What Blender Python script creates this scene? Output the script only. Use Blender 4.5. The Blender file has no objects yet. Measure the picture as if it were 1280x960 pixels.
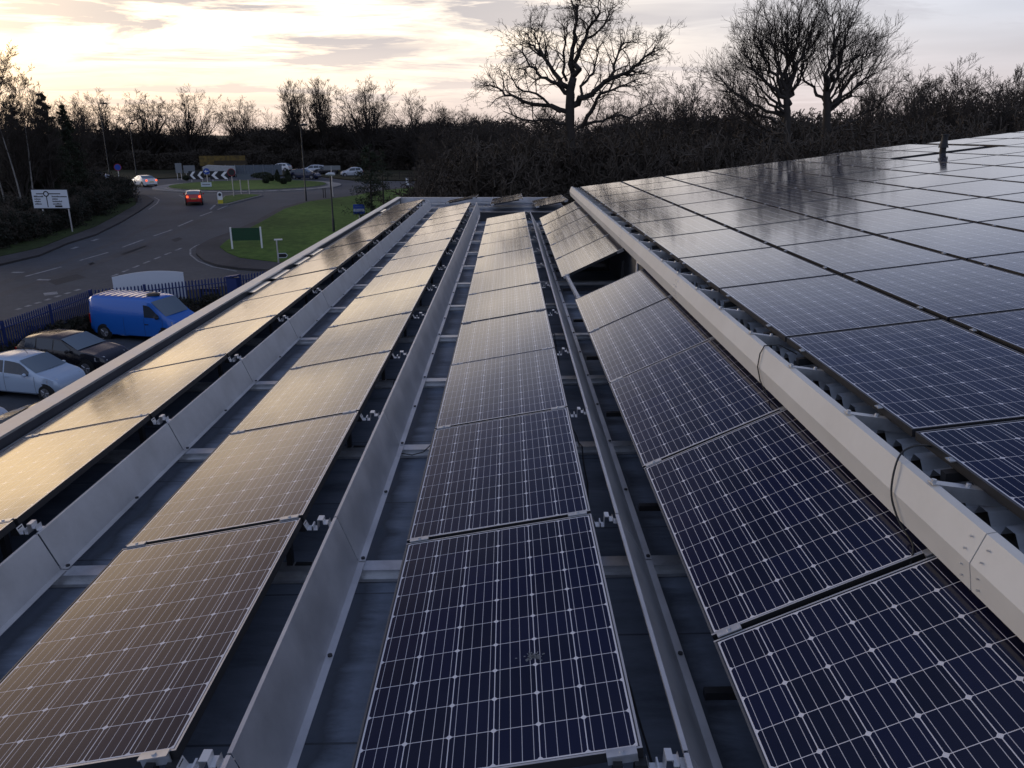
import bpy, math, random
import numpy as np
from mathutils import Vector, Matrix
R = math.radians
PI = math.pi
random.seed(7)
sc = bpy.context.scene
COL = sc.collection

# ------------------------------------------------------------------ camera
F, PITCH, YAW = 976.86, 0.31009, 0.00546          # focal length in photo pixels (1280 wide)
cam_d = bpy.data.cameras.new('camera')
cam_d.sensor_width = 36.0
cam_d.lens = 36.0 * F / 1280.0
cam_d.clip_start = 0.05
cam_d.clip_end = 4000
cam = bpy.data.objects.new('camera', cam_d)
COL.objects.link(cam)
cam.rotation_euler = (PI / 2 - PITCH, 0, -YAW)
sc.camera = cam

# ------------------------------------------------------------------ light
SUN_AZ, SUN_EL = R(-57), R(9)                     # azimuth from +Y towards +X
sdir = Vector((math.sin(SUN_AZ) * math.cos(SUN_EL), math.cos(SUN_AZ) * math.cos(SUN_EL), math.sin(SUN_EL)))
sun_d = bpy.data.lights.new('sun', 'SUN')
sun_d.energy = 0.5
sun_d.angle = R(22)
sun_d.color = (1.0, 0.90, 0.78)
sun = bpy.data.objects.new('sun', sun_d)
COL.objects.link(sun)
sun.rotation_euler = (-sdir).to_track_quat('-Z', 'Y').to_euler()

w = bpy.data.worlds.new('World')
sc.world = w
w.use_nodes = True
nt = w.node_tree
nt.nodes.clear()
class NG:
    """small node-graph helper"""
    def __init__(s, nt): s.nt = nt
    def n(s, t, **k):
        o = s.nt.nodes.new(t)
        for a, b in k.items(): setattr(o, a, b)
        return o
    def put(s, sock, v):
        if isinstance(v, bpy.types.NodeSocket): s.nt.links.new(v, sock)
        elif isinstance(v, (tuple, list)) and len(v) == 3 and sock.type == 'RGBA': sock.default_value = (*v, 1)
        else: sock.default_value = v
    def m(s, op, a, b=0.0, c=0.0, clamp=False):
        o = s.n('ShaderNodeMath', operation=op, use_clamp=clamp)
        for i, v in enumerate((a, b, c)): s.put(o.inputs[i], v)
        return o.outputs[0]
    def mix(s, f, a, b, mode='MIX'):
        o = s.n('ShaderNodeMix', data_type='RGBA', blend_type=mode)
        s.put(o.inputs[0], f); s.put(o.inputs[6], a); s.put(o.inputs[7], b)
        return o.outputs[2]
    def ramp(s, f, stops):
        o = s.n('ShaderNodeValToRGB')
        e = o.color_ramp.elements
        while len(e) < len(stops): e.new(0.5)
        for q, (p, c) in zip(e, stops):
            q.position = p
            q.color = (*c, 1) if isinstance(c, tuple) else (c, c, c, 1)
        s.put(o.inputs[0], f)
        return o.outputs[0]
    def noise(s, vec, scale, detail=4, rough=0.5, dist=0.0):
        o = s.n('ShaderNodeTexNoise')
        if vec is not None: s.put(o.inputs['Vector'], vec)
        o.inputs['Scale'].default_value = scale; o.inputs['Detail'].default_value = detail
        o.inputs['Roughness'].default_value = rough; o.inputs['Distortion'].default_value = dist
        return o.outputs[0]
g = NG(nt)
tc = g.n('ShaderNodeTexCoord')
sep = g.n('ShaderNodeSeparateXYZ')
nt.links.new(tc.outputs['Generated'], sep.inputs[0])
X, Y, Z = sep.outputs
sky = g.n('ShaderNodeTexSky')
sky.sky_type = 'NISHITA'
sky.sun_disc = False
sky.sun_elevation = SUN_EL
sky.sun_rotation = SUN_AZ
sky.altitude = 50
sky.dust_density = 2.0
vd = g.n('ShaderNodeVectorMath', operation='DOT_PRODUCT')
nt.links.new(tc.outputs['Generated'], vd.inputs[0])
vd.inputs[1].default_value = sdir
cosS = vd.outputs['Value']
Zp = g.m('MAXIMUM', Z, 0.0)
K = 1 / 0.11
def kc(*c): return tuple(v * K for v in c)
# veil ahead: pale at the horizon, slate bank above it; behind the camera an unseen pale blue sky, brightened to add ambient fill
front = g.ramp(Zp, [(0.0, kc(.78, .66, .66)), (0.05, kc(.80, .73, .76)), (0.12, kc(.72, .75, .86)), (0.19, kc(.74, .78, .92)), (0.26, kc(.46, .52, .72)), (0.33, kc(.14, .18, .34)), (0.50, kc(.03, .045, .13)), (0.75, kc(.10, .13, .25)), (1.0, kc(.28, .34, .50))])
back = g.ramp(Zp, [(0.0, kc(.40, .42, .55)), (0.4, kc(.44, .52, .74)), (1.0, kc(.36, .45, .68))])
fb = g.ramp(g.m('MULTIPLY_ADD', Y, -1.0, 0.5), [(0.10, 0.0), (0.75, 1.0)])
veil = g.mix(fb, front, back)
# glow of the veiled sun: long along the horizon, shallow in height
AZ = g.m('ARCTAN2', X, Y)
da = g.m('DIVIDE', g.m('SUBTRACT', AZ, R(-41)), R(21))
de = g.m('DIVIDE', g.m('SUBTRACT', Z, 0.13), 0.215)
gl = g.m('EXPONENT', g.m('MULTIPLY', g.m('ADD', g.m('MULTIPLY', da, da), g.m('MULTIPLY', de, de)), -1.0))
da2 = g.m('DIVIDE', g.m('SUBTRACT', AZ, R(-14)), R(26))
de2 = g.m('DIVIDE', g.m('SUBTRACT', Z, 0.12), 0.11)
gl2 = g.m('EXPONENT', g.m('MULTIPLY', g.m('ADD', g.m('MULTIPLY', da2, da2), g.m('MULTIPLY', de2, de2)), -1.0))
# clouds on a flat layer seen from below
den = g.m('ADD', Zp, 0.05)
cx_, cy_ = g.m('DIVIDE', X, den), g.m('DIVIDE', Y, den)
cmb = g.n('ShaderNodeCombineXYZ')
nt.links.new(cx_, cmb.inputs[0]); nt.links.new(g.m('MULTIPLY', cy_, 1.25), cmb.inputs[1]); cmb.inputs[2].default_value = 3.7
c1 = g.noise(cmb.outputs[0], 0.62, 8, 0.62, 0.5)
c2 = g.noise(cmb.outputs[0], 0.30, 4, 0.55, 0.2)
lowb = g.m('MULTIPLY', gl2, 0.10)
streak = g.ramp(g.m('ADD', c1, lowb), [(0.52, 0.0), (0.63, 1.0)])
streak = g.m('MULTIPLY', streak, g.ramp(g.m('ADD', c2, lowb), [(0.44, 0.15), (0.58, 1.0)]))
lowf = g.ramp(Zp, [(0.0, 0.38), (0.045, 0.55), (0.10, 1.0)])
gl = g.m('MULTIPLY', gl, lowf); gl2 = g.m('MULTIPLY', gl2, lowf)
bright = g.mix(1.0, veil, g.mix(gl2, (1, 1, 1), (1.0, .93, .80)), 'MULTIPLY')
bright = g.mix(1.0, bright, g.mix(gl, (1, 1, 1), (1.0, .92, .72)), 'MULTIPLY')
bright = g.mix(1.0, bright, g.mix(gl, (0, 0, 0), kc(1.85, 1.17, .48)), 'ADD')
bright = g.mix(1.0, bright, g.mix(gl2, (0, 0, 0), kc(1.16, .89, .56)), 'ADD')
soft = g.ramp(c2, [(0.3, 0.84), (0.7, 1.12)])
bright = g.mix(1.0, bright, soft, 'MULTIPLY')
lowc = g.ramp(Zp, [(0.0, kc(.80, .66, .62)), (0.08, kc(.62, .57, .61)), (0.22, kc(.26, .28, .36)), (0.5, kc(.09, .11, .2)), (1.0, kc(.2, .24, .36))])
cloudy = g.mix(g.m('MULTIPLY', streak, g.m('MULTIPLY_ADD', gl2, 0.5, 0.42)), bright, lowc)
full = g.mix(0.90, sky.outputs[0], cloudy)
below = g.m('LESS_THAN', Z, -0.02)
full = g.mix(below, full, (1.0, 1.0, 1.1))
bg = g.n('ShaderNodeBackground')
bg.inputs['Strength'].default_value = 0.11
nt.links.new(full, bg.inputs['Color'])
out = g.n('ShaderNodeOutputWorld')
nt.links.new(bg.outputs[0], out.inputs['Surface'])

sc.view_settings.view_transform = 'Standard'
sc.view_settings.look = 'None'
sc.view_settings.exposure = 0.0
sc.view_settings.gamma = 1.0
sc.render.engine = 'CYCLES'
sc.cycles.use_denoising = True
sc.cycles.max_bounces = 6
sc.cycles.transparent_max_bounces = 8
sc.cycles.sample_clamp_indirect = 4

# ------------------------------------------------------------------ pixel <-> world (photo pixels, 1280 x 960)
cP, sP, cY, sY = math.cos(PITCH), math.sin(PITCH), math.cos(YAW), math.sin(YAW)
def proj(p):
    x, y, z = p
    x, y = cY * x - sY * y, sY * x + cY * y
    d = y * cP - z * sP
    v = -(y * sP + z * cP)
    return (640 + F * x / d, 480 + F * v / d, d) if d > 0.05 else (9e9, 9e9, d)
def ray(u, v):
    a, b = (u - 640) / F, (v - 480) / F
    y, z = cP - b * sP, -(sP + b * cP)
    return Vector((cY * a + sY * y, -sY * a + cY * y, z))
KN = [(-400, -9.0), (38, -9.0), (52, -8.4), (66, -7.7), (80, -7.05), (92, -6.6), (130, -6.5), (700, -6.5), (3000, -6.5)]
def zg(y):
    for (a, za), (b, zb) in zip(KN, KN[1:]):
        if y <= b: return za + (zb - za) * (y - a) / (b - a)
    return -6.5
def G(u, v):
    """ground point seen at photo pixel (u, v)"""
    d = ray(u, v)
    t0, t1 = 1.0, 600.0
    for _ in range(60):
        t = (t0 + t1) / 2
        if d.z * t < zg(d.y * t): t1 = t
        else: t0 = t
    p = d * t1
    return Vector((p.x, p.y, zg(p.y)))
def AT(u, v, y):
    """point at depth y on the ray through (u, v)"""
    d = ray(u, v)
    return d * (y / d.y)

# ------------------------------------------------------------------ materials
MATS = {}
def mat(name, col, rough=0.6, metal=0.0, spec=0.5, emit=None, es=1.0, var=0.0, vscale=4.0, bump=0.0, bscale=30.0, coat=0.0):
    if name in MATS: return MATS[name]
    m = bpy.data.materials.new(name)
    m.use_nodes = True
    p = m.node_tree.nodes['Principled BSDF']
    p.inputs['Base Color'].default_value = (*col, 1)
    p.inputs['Roughness'].default_value = rough
    p.inputs['Metallic'].default_value = metal
    p.inputs['Specular IOR Level'].default_value = spec
    p.inputs['Coat Weight'].default_value = coat
    h = NG(m.node_tree)
    if emit:
        p.inputs['Emission Color'].default_value = (*emit, 1)
        p.inputs['Emission Strength'].default_value = es
    t = h.n('ShaderNodeTexCoord').outputs['Object'] if (var or bump) else None
    if var:
        nz = h.noise(t, vscale, 6, 0.65)
        f = h.ramp(nz, [(0.3, 1 - var), (0.7, 1 + var)])
        h.put(p.inputs['Base Color'], h.mix(1.0, tuple(col), f, 'MULTIPLY'))
        h.put(p.inputs['Roughness'], h.m('MULTIPLY_ADD', nz, 0.3, max(0.0, rough - 0.15), clamp=True))
    if bump:
        b = h.n('ShaderNodeBump')
        b.inputs['Strength'].default_value = bump
        b.inputs['Distance'].default_value = 0.01
        h.put(b.inputs['Height'], h.noise(t, bscale, 5, 0.6))
        h.put(p.inputs['Normal'], b.outputs[0])
    MATS[name] = m
    return m

def glass_mat(name, rough, tint):
    """solar cells under glass; object space: X across (0.992 m, 6 cells), Y along (1.65 m, 10 cells)"""
    m = bpy.data.materials.new(name)
    m.use_nodes = True
    p = m.node_tree.nodes['Principled BSDF']
    h = NG(m.node_tree)
    s = h.n('ShaderNodeSeparateXYZ')
    tcn = h.n('ShaderNodeTexCoord')
    h.put(s.inputs[0], tcn.outputs['Object'])
    px_, py_ = 0.1590, 0.1605
    cx = h.m('DIVIDE', h.m('SUBTRACT', s.outputs[0], 0.0180), px_)
    cy = h.m('DIVIDE', h.m('SUBTRACT', s.outputs[1], 0.0175), py_)
    dx = h.m('MULTIPLY', h.m('PINGPONG', cx, 0.5), px_)
    dy = h.m('MULTIPLY', h.m('PINGPONG', cy, 0.5), py_)
    def lt(a, b): return h.m('LESS_THAN', a, b)
    gap = h.m('MAXIMUM', lt(dx, 0.0017), lt(dy, 0.0014))
    gap = h.m('MAXIMUM', gap, lt(h.m('ADD', dx, dy), 0.0125))
    ins = h.m('MINIMUM', h.m('MINIMUM', cx, cy), h.m('MINIMUM', h.m('SUBTRACT', 6.0, cx), h.m('SUBTRACT', 10.0, cy)))
    gap = h.m('MULTIPLY', gap, lt(-0.03, ins))
    gap = h.m('MAXIMUM', gap, h.m('MULTIPLY', lt(ins, 0.0), lt(-0.028, ins)))
    rim = lt(ins, -0.028)
    bb = h.m('MULTIPLY', h.m('PINGPONG', h.m('SUBTRACT', h.m('MULTIPLY', cx, 4.0), 0.5), 0.5), px_ / 4)
    bus = h.m('MULTIPLY', lt(bb, 0.0011), lt(0.0, ins))
    # each cell a slightly different navy
    fl = h.n('ShaderNodeCombineXYZ')
    h.put(fl.inputs[0], h.m('FLOOR', cx)); h.put(fl.inputs[1], h.m('FLOOR', cy))
    oi = h.n('ShaderNodeObjectInfo')
    h.put(fl.inputs[2], h.m('MULTIPLY', oi.outputs['Random'], 50.0))
    wn = h.n('ShaderNodeTexWhiteNoise', noise_dimensions='3D')
    h.put(wn.inputs['Vector'], fl.outputs[0])
    cell = h.mix(wn.outputs['Value'], tint[0], tint[1])
    c = h.mix(bus, cell, (0.55, 0.53, 0.55))
    c = h.mix(gap, c, (0.68, 0.66, 0.68))
    c = h.mix(rim, c, (0.05, 0.05, 0.06))
    add = h.n('ShaderNodeVectorMath', operation='ADD')
    h.put(add.inputs[0], tcn.outputs['Object'])
    ofs = h.n('ShaderNodeCombineXYZ'); h.put(ofs.inputs[0], h.m('MULTIPLY', oi.outputs['Random'], 37.0))
    h.put(add.inputs[1], ofs.outputs[0])
    dirt = h.noise(add.outputs[0], 3.0, 6, 0.7)
    c = h.mix(h.ramp(dirt, [(0.45, 0.0), (0.8, 0.02)]), c, (0.30, 0.27, 0.24))
    h.put(p.inputs['Base Color'], c)
    h.put(p.inputs['Roughness'], h.m('MULTIPLY_ADD', dirt, 0.08, rough))
    p.inputs['Specular IOR Level'].default_value = 0.5
    p.inputs['IOR'].default_value = 1.60
    b = h.n('ShaderNodeBump')
    b.inputs['Strength'].default_value = 0.05
    b.inputs['Distance'].default_value = 0.01
    h.put(b.inputs['Height'], h.noise(add.outputs[0], 2.2, 2, 0.5))
    h.put(p.inputs['Normal'], b.outputs[0])
    return m
M_GLASS = glass_mat('cell_glass', 0.05, ((0.0016, 0.002, 0.013), (0.003, 0.0036, 0.024)))
M_GLASS2 = glass_mat('roof_cell_glass', 0.04, ((0.004, 0.006, 0.022), (0.007, 0.009, 0.034)))
M_FRAME = mat('anodised_frame', (0.50, 0.50, 0.52), 0.4, 0.5, var=0.1)
M_DFRAME = mat('dark_frame', (0.07, 0.07, 0.08), 0.45, 0.5)
M_ALU = mat('mill_aluminium', (0.55, 0.56, 0.58), 0.38, 0.75, var=0.18, vscale=9)
M_GALV = mat('galvanised_sheet', (0.60, 0.59, 0.60), 0.40, 0.60, var=0.16, vscale=2.5, bump=0.5, bscale=2.2)
M_GALV2 = mat('weathered_sheet', (0.50, 0.49, 0.49), 0.55, 0.25, var=0.14, vscale=3.5)
M_DARKM = mat('dark_metal', (0.03, 0.03, 0.033), 0.5, 0.3)
M_BLACK = mat('black_rubber', (0.012, 0.012, 0.013), 0.6)
M_WHITE = mat('white_paint', (0.78, 0.78, 0.78), 0.4)
M_BARK = mat('bark', (0.040, 0.033, 0.028), 0.9, var=0.25, vscale=2)
M_TWIG = mat('twigs', (0.045, 0.035, 0.028), 0.9)
M_BRUSH = mat('winter_brush', (0.070, 0.055, 0.042), 0.95)
M_LEAF = mat('evergreen_leaf', (0.022, 0.030, 0.013), 0.8)
M_BIRCH = mat('birch_bark', (0.17, 0.16, 0.15), 0.8, var=0.5, vscale=3)

# ------------------------------------------------------------------ mesh helpers
class MB:
    def __init__(s): s.v, s.f = [], []
    def face(s, *pts):
        b = len(s.v); s.v += [tuple(p) for p in pts]; s.f.append(tuple(range(b, b + len(pts))))
    def box(s, x0, x1, y0, y1, z0, z1, M=None):
        b = len(s.v)
        P = [(x0, y0, z0), (x1, y0, z0), (x1, y1, z0), (x0, y1, z0), (x0, y0, z1), (x1, y0, z1), (x1, y1, z1), (x0, y1, z1)]
        if M is not None: P = [tuple(M @ Vector(p)) for p in P]
        s.v += P
        s.f += [tuple(b + i for i in q) for q in ((0, 3, 2, 1), (4, 5, 6, 7), (0, 1, 5, 4), (1, 2, 6, 5), (2, 3, 7, 6), (3, 0, 4, 7))]
        return s
    def tube(s, pts, r, n=8, cap=True):
        """round tube along points; r a number or one per point"""
        pts = [Vector(p) for p in pts]
        rs = r if isinstance(r, (list, tuple)) else [r] * len(pts)
        rings = []
        for i, p in enumerate(pts):
            d = (pts[min(i + 1, len(pts) - 1)] - pts[max(i - 1, 0)]).normalized()
            a = Vector((0, 0, 1)) if abs(d.z) < 0.9 else Vector((1, 0, 0))
            e1 = d.cross(a).normalized(); e2 = d.cross(e1)
            b = len(s.v)
            s.v += [tuple(p + (e1 * math.cos(2 * PI * k / n) + e2 * math.sin(2 * PI * k / n)) * rs[i]) for k in range(n)]
            rings.append(b)
        for a, b in zip(rings, rings[1:]):
            s.f += [(a + k, a + (k + 1) % n, b + (k + 1) % n, b + k) for k in range(n)]
        if cap:
            s.f.append(tuple(rings[0] + k for k in range(n))[::-1]); s.f.append(tuple(rings[-1] + k for k in range(n)))
        return s
    def prism(s, poly, z0, z1, axis='z', M=None):
        """extrude a 2-D polygon; axis y: polygon is (x, z) and extrudes along y"""
        n = len(poly); b = len(s.v)
        for zz in (z0, z1):
            for a, c in poly:
                p = (a, c, zz) if axis == 'z' else ((a, zz, c) if axis == 'y' else (zz, a, c))
                s.v.append(tuple(M @ Vector(p)) if M is not None else p)
        s.f.append(tuple(range(b, b + n))[::-1]); s.f.append(tuple(range(b + n, b + 2 * n)))
        s.f += [(b + i, b + (i + 1) % n, b + n + (i + 1) % n, b + n + i) for i in range(n)]
        return s
    def mesh(s, name, m, smooth=False):
        me = bpy.data.meshes.new(name)
        me.from_pydata(s.v, [], s.f)
        if m: me.materials.append(m)
        if smooth:
            me.shade_smooth(); me.set_sharp_from_angle(angle=R(42))
        return me
    def build(s, name, m, parent=None, smooth=False, bevel=0.0, fix=True):
        me = s.mesh(name, m, smooth)
        if fix:
            import bmesh
            bm = bmesh.new(); bm.from_mesh(me)
            bmesh.ops.recalc_face_normals(bm, faces=bm.faces)
            bm.to_mesh(me); bm.free()
        o = bpy.data.objects.new(name, me)
        COL.objects.link(o)
        if parent: o.parent = parent
        if bevel:
            q = o.modifiers.new('bevel', 'BEVEL'); q.width = bevel; q.segments = 2; q.limit_method = 'ANGLE'
        return o
def thing(name, label, cat, loc=(0, 0, 0), rz=0.0, group=None, kind=None):
    o = bpy.data.objects.new(name, None)
    COL.objects.link(o)
    o.location = loc; o.rotation_euler = (0, 0, rz); o.empty_display_size = 0.1
    tag(o, label, cat, group, kind)
    return o
def tag(o, label=None, cat=None, group=None, kind=None):
    if label: o['label'] = label
    if cat: o['category'] = cat
    if group: o['group'] = group
    if kind: o['kind'] = kind
    return o
def link(name, me, parent=None, loc=(0, 0, 0)):
    o = bpy.data.objects.new(name, me); COL.objects.link(o)
    if parent: o.parent = parent
    o.location = loc
    return o
ORD = ['first', 'second', 'third', 'fourth', 'fifth', 'sixth', 'seventh', 'eighth', 'ninth', 'tenth', 'eleventh', 'twelfth', 'thirteenth', 'fourteenth', 'fifteenth', 'sixteenth', 'seventeenth', 'eighteenth']
def onscreen(pts, pad=0):
    q = [proj(p) for p in pts]
    q = [a for a in q if a[2] > 0.3]
    if not q: return False
    return min(a[0] for a in q) < 1280 + pad and max(a[0] for a in q) > -pad and min(a[1] for a in q) < 960 + pad and max(a[1] for a in q) > -pad

# ================================================================== GROUND
def drape(name, poly, m, lift, side=0.0, kind='structure', parent=None):
    """flat polygon (world xy) laid on the terrain, cut where the terrain folds; side > 0 adds a kerb-high edge"""
    import bmesh
    bm = bmesh.new()
    vs = [bm.verts.new((p[0], p[1], 0)) for p in poly]
    f = bm.faces.new(vs)
    if f.normal.z < 0: f.normal_flip()
    bm.normal_update()
    if f.normal.z < 0: bmesh.ops.reverse_faces(bm, faces=[f])
    bmesh.ops.triangulate(bm, faces=bm.faces[:])
    for y, _ in KN[1:-1]:
        bmesh.ops.bisect_plane(bm, geom=bm.verts[:] + bm.edges[:] + bm.faces[:], plane_co=(0, y, 0), plane_no=(0, 1, 0), dist=1e-4)
    if side:
        ed = [e for e in bm.edges if e.is_boundary]
        r = bmesh.ops.extrude_edge_only(bm, edges=ed)
        low = {v for v in r['geom'] if isinstance(v, bmesh.types.BMVert)}
        for v in bm.verts: v.co.z = zg(v.co.y) + lift - (side if v in low else 0)
    else:
        for v in bm.verts: v.co.z = zg(v.co.y) + lift
    bmesh.ops.recalc_face_normals(bm, faces=bm.faces)
    if sum(f.normal.z * f.calc_area() for f in bm.faces) < 0: bmesh.ops.reverse_faces(bm, faces=bm.faces)
    me = bpy.data.meshes.new(name); bm.to_mesh(me); bm.free()
    me.materials.append(m)
    o = bpy.data.objects.new(name, me); COL.objects.link(o)
    if parent: o.parent = parent
    if kind: o['kind'] = kind
    return o

def ground_mat(name, stops, scale, rough=0.9, bump=0.4, spec=0.3, fine=None):
    m = bpy.data.materials.new(name); m.use_nodes = True
    p = m.node_tree.nodes['Principled BSDF']; h = NG(m.node_tree)
    t = h.n('ShaderNodeTexCoord').outputs['Object']
    n1 = h.noise(t, scale, 8, 0.7, 0.3); n2 = h.noise(t, scale * 0.07, 4, 0.6)
    c = h.ramp(n1, stops)
    c = h.mix(1.0, c, h.ramp(n2, [(0.3, 0.72), (0.7, 1.25)]), 'MULTIPLY')
    h.put(p.inputs['Base Color'], c)
    p.inputs['Roughness'].default_value = rough
    p.inputs['Specular IOR Level'].default_value = spec
    b = h.n('ShaderNodeBump'); b.inputs['Strength'].default_value = bump; b.inputs['Distance'].default_value = 0.04
    h.put(b.inputs['Height'], n1); h.put(p.inputs['Normal'], b.outputs[0])
    return m
M_ASPH = ground_mat('asphalt', [(0.3, (0.037, 0.042, 0.053)), (0.7, (0.057, 0.063, 0.077))], 3.0, 0.75, 0.15, 0.4)
M_PAVE = ground_mat('pavement_asphalt', [(0.3, (0.045, 0.042, 0.045)), (0.7, (0.065, 0.060, 0.062))], 4.0, 0.85, 0.15)
M_GRASS = ground_mat('verge_grass', [(0.3, (0.036, 0.062, 0.014)), (0.5, (0.066, 0.118, 0.021)), (0.7, (0.108, 0.158, 0.036))], 1.6, 0.95, 1.0, 0.2)
M_SCRUB = ground_mat('rough_ground', [(0.3, (0.020, 0.019, 0.010)), (0.7, (0.040, 0.038, 0.018))], 0.9, 0.95, 1.0, 0.2)
M_APRON = ground_mat('stone_apron', [(0.3, (0.20, 0.19, 0.185)), (0.7, (0.29, 0.275, 0.265))], 2.0, 0.85, 0.2)
M_KERB = mat('kerb_stone', (0.17, 0.165, 0.16), 0.8, var=0.2)
M_LINE = mat('road_paint', (0.21, 0.21, 0.22), 0.75, var=0.5, vscale=2.5)

# one ground sheet to the horizon
gm = MB()
xs = [-3000, -400, -120, -60, 0, 60, 120, 400, 3000]
ys = [-400] + [k[0] for k in KN[1:]]
for a, b in zip(xs, xs[1:]):
    for c, d in zip(ys, ys[1:]):
        gm.face((a, c, zg(c)), (b, c, zg(c)), (b, d, zg(d)), (a, d, zg(d)))
gr = gm.build('ground', M_SCRUB, fix=False); gr['kind'] = 'structure'

def GP(*uv): return [G(u, v) for u, v in uv]
RC = Vector((0, 0, 0))
_e = G(313, 241)
RAD = 11.7
_d = Vector((_e.x, _e.y)).normalized()
RC = Vector((_e.x + _d.x * RAD, _e.y + _d.y * RAD))
def circ(c, r, n=64, a0=0, a1=2 * PI): return [(c.x + r * math.cos(a0 + (a1 - a0) * i / n), c.y + r * math.sin(a0 + (a1 - a0) * i / n)) for i in range(n)]

# road: carriageway from lower left to the roundabout, circulating lane, exits right and left
road = [(p.x, p.y) for p in GP((-260, 560), (-260, 372), (-80, 352), (0, 333), (50, 321), (85, 306), (120, 295), (150, 280), (175, 265), (188, 256), (193, 251), (185, 246), (172, 243), (120, 240), (0, 238))]
road += [(p.x, p.y) for p in GP((0, 226.5), (155, 225.5), (200, 224), (262, 221.5), (330, 220.5), (400, 221.5), (440, 226), (542, 227), (700, 227.5), (700, 231), (541, 231), (480, 238), (442, 245.5), (385, 252.5), (350, 261.5), (320, 278), (290, 292), (262, 302), (246, 311), (246, 320), (256, 328), (272, 334), (300, 338), (345, 341), (430, 344), (430, 372), (330, 352), (110, 378), (0, 412))]
drape('road', road, M_ASPH, 0.02)
cp = [(p.x, p.y) for p in GP((-260, 640), (-260, 452), (0, 436), (95, 404), (120, 392), (420, 392), (420, 640))]
drape('car_park', cp, M_ASPH, 0.03)
# verges and pavements, each a raised sheet with a kerb edge
def strip(name, uv, m, lift, side): return drape(name, [(p.x, p.y) for p in GP(*uv)], m, lift, side)
strip('pavement', [(442, 245.2), (385, 252.2), (350, 261), (320, 277.5), (290, 291), (262, 301), (246, 310), (245, 318), (255, 327), (272, 333), (300, 337), (345, 340), (430, 343), (470, 330), (480, 280), (545, 231), (480, 237.8)], M_PAVE, 0.13, 0.13)
strip('grass_verge', [(446, 246), (388, 253.5), (356, 263), (328, 279), (302, 293), (284, 303), (275, 311), (284, 318), (300, 324.5), (345, 330), (430, 333), (465, 320), (470, 285), (545, 232.5), (482, 239.5)], M_GRASS, 0.17, 0.05)
strip('pavement', [(-80, 351), (0, 332.4), (50, 320.5), (85, 305.4), (120, 294.5), (150, 279.5), (175, 264.5), (188, 255.5), (192.5, 251), (184, 246.2), (172, 243.4), (160, 244.5), (172, 250), (170, 257), (150, 268), (120, 284), (85, 297), (50, 311), (0, 322), (-80, 340)], M_PAVE, 0.13, 0.13)
strip('grass_verge', [(-80, 341), (0, 323), (50, 312), (85, 298), (120, 285), (150, 269), (170, 257.5), (170, 250.5), (158, 243), (120, 243), (0, 250), (-80, 260)], ground_mat('rough_verge', [(0.3, (0.020, 0.024, 0.009)), (0.55, (0.032, 0.046, 0.014)), (0.75, (0.05, 0.075, 0.022))], 1.2, 0.95, 1.0, 0.2), 0.16, 0.04)
strip('grass_verge', [(-300, 560), (-260, 455), (0, 434), (95, 402), (120, 390), (420, 390), (420, 362), (330, 354), (110, 380), (0, 414), (-260, 500)], M_SCRUB, 0.10, 0.06)
strip('grass_verge', [(0, 226.2), (155, 225.2), (200, 223.8), (262, 221.3), (330, 220.3), (400, 221.3), (440, 225.8), (542, 226.8), (700, 227.3), (700, 214), (0, 213)], M_SCRUB, 0.15, 0.12)
isl = drape('traffic_island_apron', circ(RC, RAD), M_APRON, 0.12, 0.12)
drape('traffic_island_kerb', circ(RC, RAD - 1.75), M_KERB, 0.22, 0.10)
drape('traffic_island_grass', circ(RC, RAD - 1.95), M_GRASS, 0.26, 0.05)
strip('splitter_kerb', [(270, 256.6), (284, 257), (300, 252.5), (329, 245.2), (315, 244), (300, 244.2), (281, 246)], M_KERB, 0.13, 0.13)
strip('splitter_grass', [(273, 255.7), (283.5, 256), (300, 251.6), (325, 245.3), (314, 244.6), (300, 244.8), (282, 246.6)], M_GRASS, 0.17, 0.05)
# dark wedges set into the apron
for k in range(14):
    a = -PI / 2 - 1.0 + k * 0.16
    c0 = [(RC.x + r * math.cos(a + q), RC.y + r * math.sin(a + q)) for r, q in ((RAD - 1.6, 0), (RAD - 0.9, 0.07), (RAD - 0.2, 0))]
    drape('apron_marking', c0, M_ASPH, 0.126)
# painted lines
def mark(u0, v0, u1, v1, wd):
    a, b = G(u0, v0), G(u1, v1)
    d = Vector((b.x - a.x, b.y - a.y)).normalized() * (wd / 2)
    n = Vector((-d.y, d.x))
    drape('road_marking', [(a.x + n.x, a.y + n.y), (b.x + n.x, b.y + n.y), (b.x - n.x, b.y - n.y), (a.x - n.x, a.y - n.y)], M_LINE, 0.028)
for q in [(32, 346, 77, 334), (100, 326, 135, 316), (153, 309.5, 179, 300), (192, 295.5, 215, 287.5), (223, 283.2, 241, 275.5), (250, 270.5, 265, 265), (272, 262.5, 284, 257.5), (263, 262, 269, 256.5)]: mark(*q, 0.2)
for i in range(7):
    t0, t1 = i / 7, (i + 0.55) / 7
    mark(140 + 93 * t0, 346 - 38 * t0, 140 + 93 * t1, 346 - 38 * t1, 0.2)
for i in range(7):
    t0, t1 = i / 7, (i + 0.5) / 7
    mark(20 + 86 * t0, 388 - 28 * t0, 20 + 86 * t1, 388 - 28 * t1, 0.25)
mark(55, 368.5, 72, 366.5, 0.75)
for q in [(90, 311.5, 97, 309), (115, 301.5, 123, 299), (15, 341, 30, 341), (47, 350, 62, 350.5)]: mark(*q, 0.3)
for q in [(186, 262, 196, 255), (196, 255, 199, 250), (199, 250, 193, 247), (224, 244, 230, 247)]: mark(*q, 0.12)
dl = [(300, 289.5), (262, 303.5), (246, 307), (238, 312), (238, 319), (248, 327), (266, 334), (296, 339.5)]
for (a, b), (c, d) in zip(dl, dl[1:]): mark(a, b, c, d, 0.12)
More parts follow.
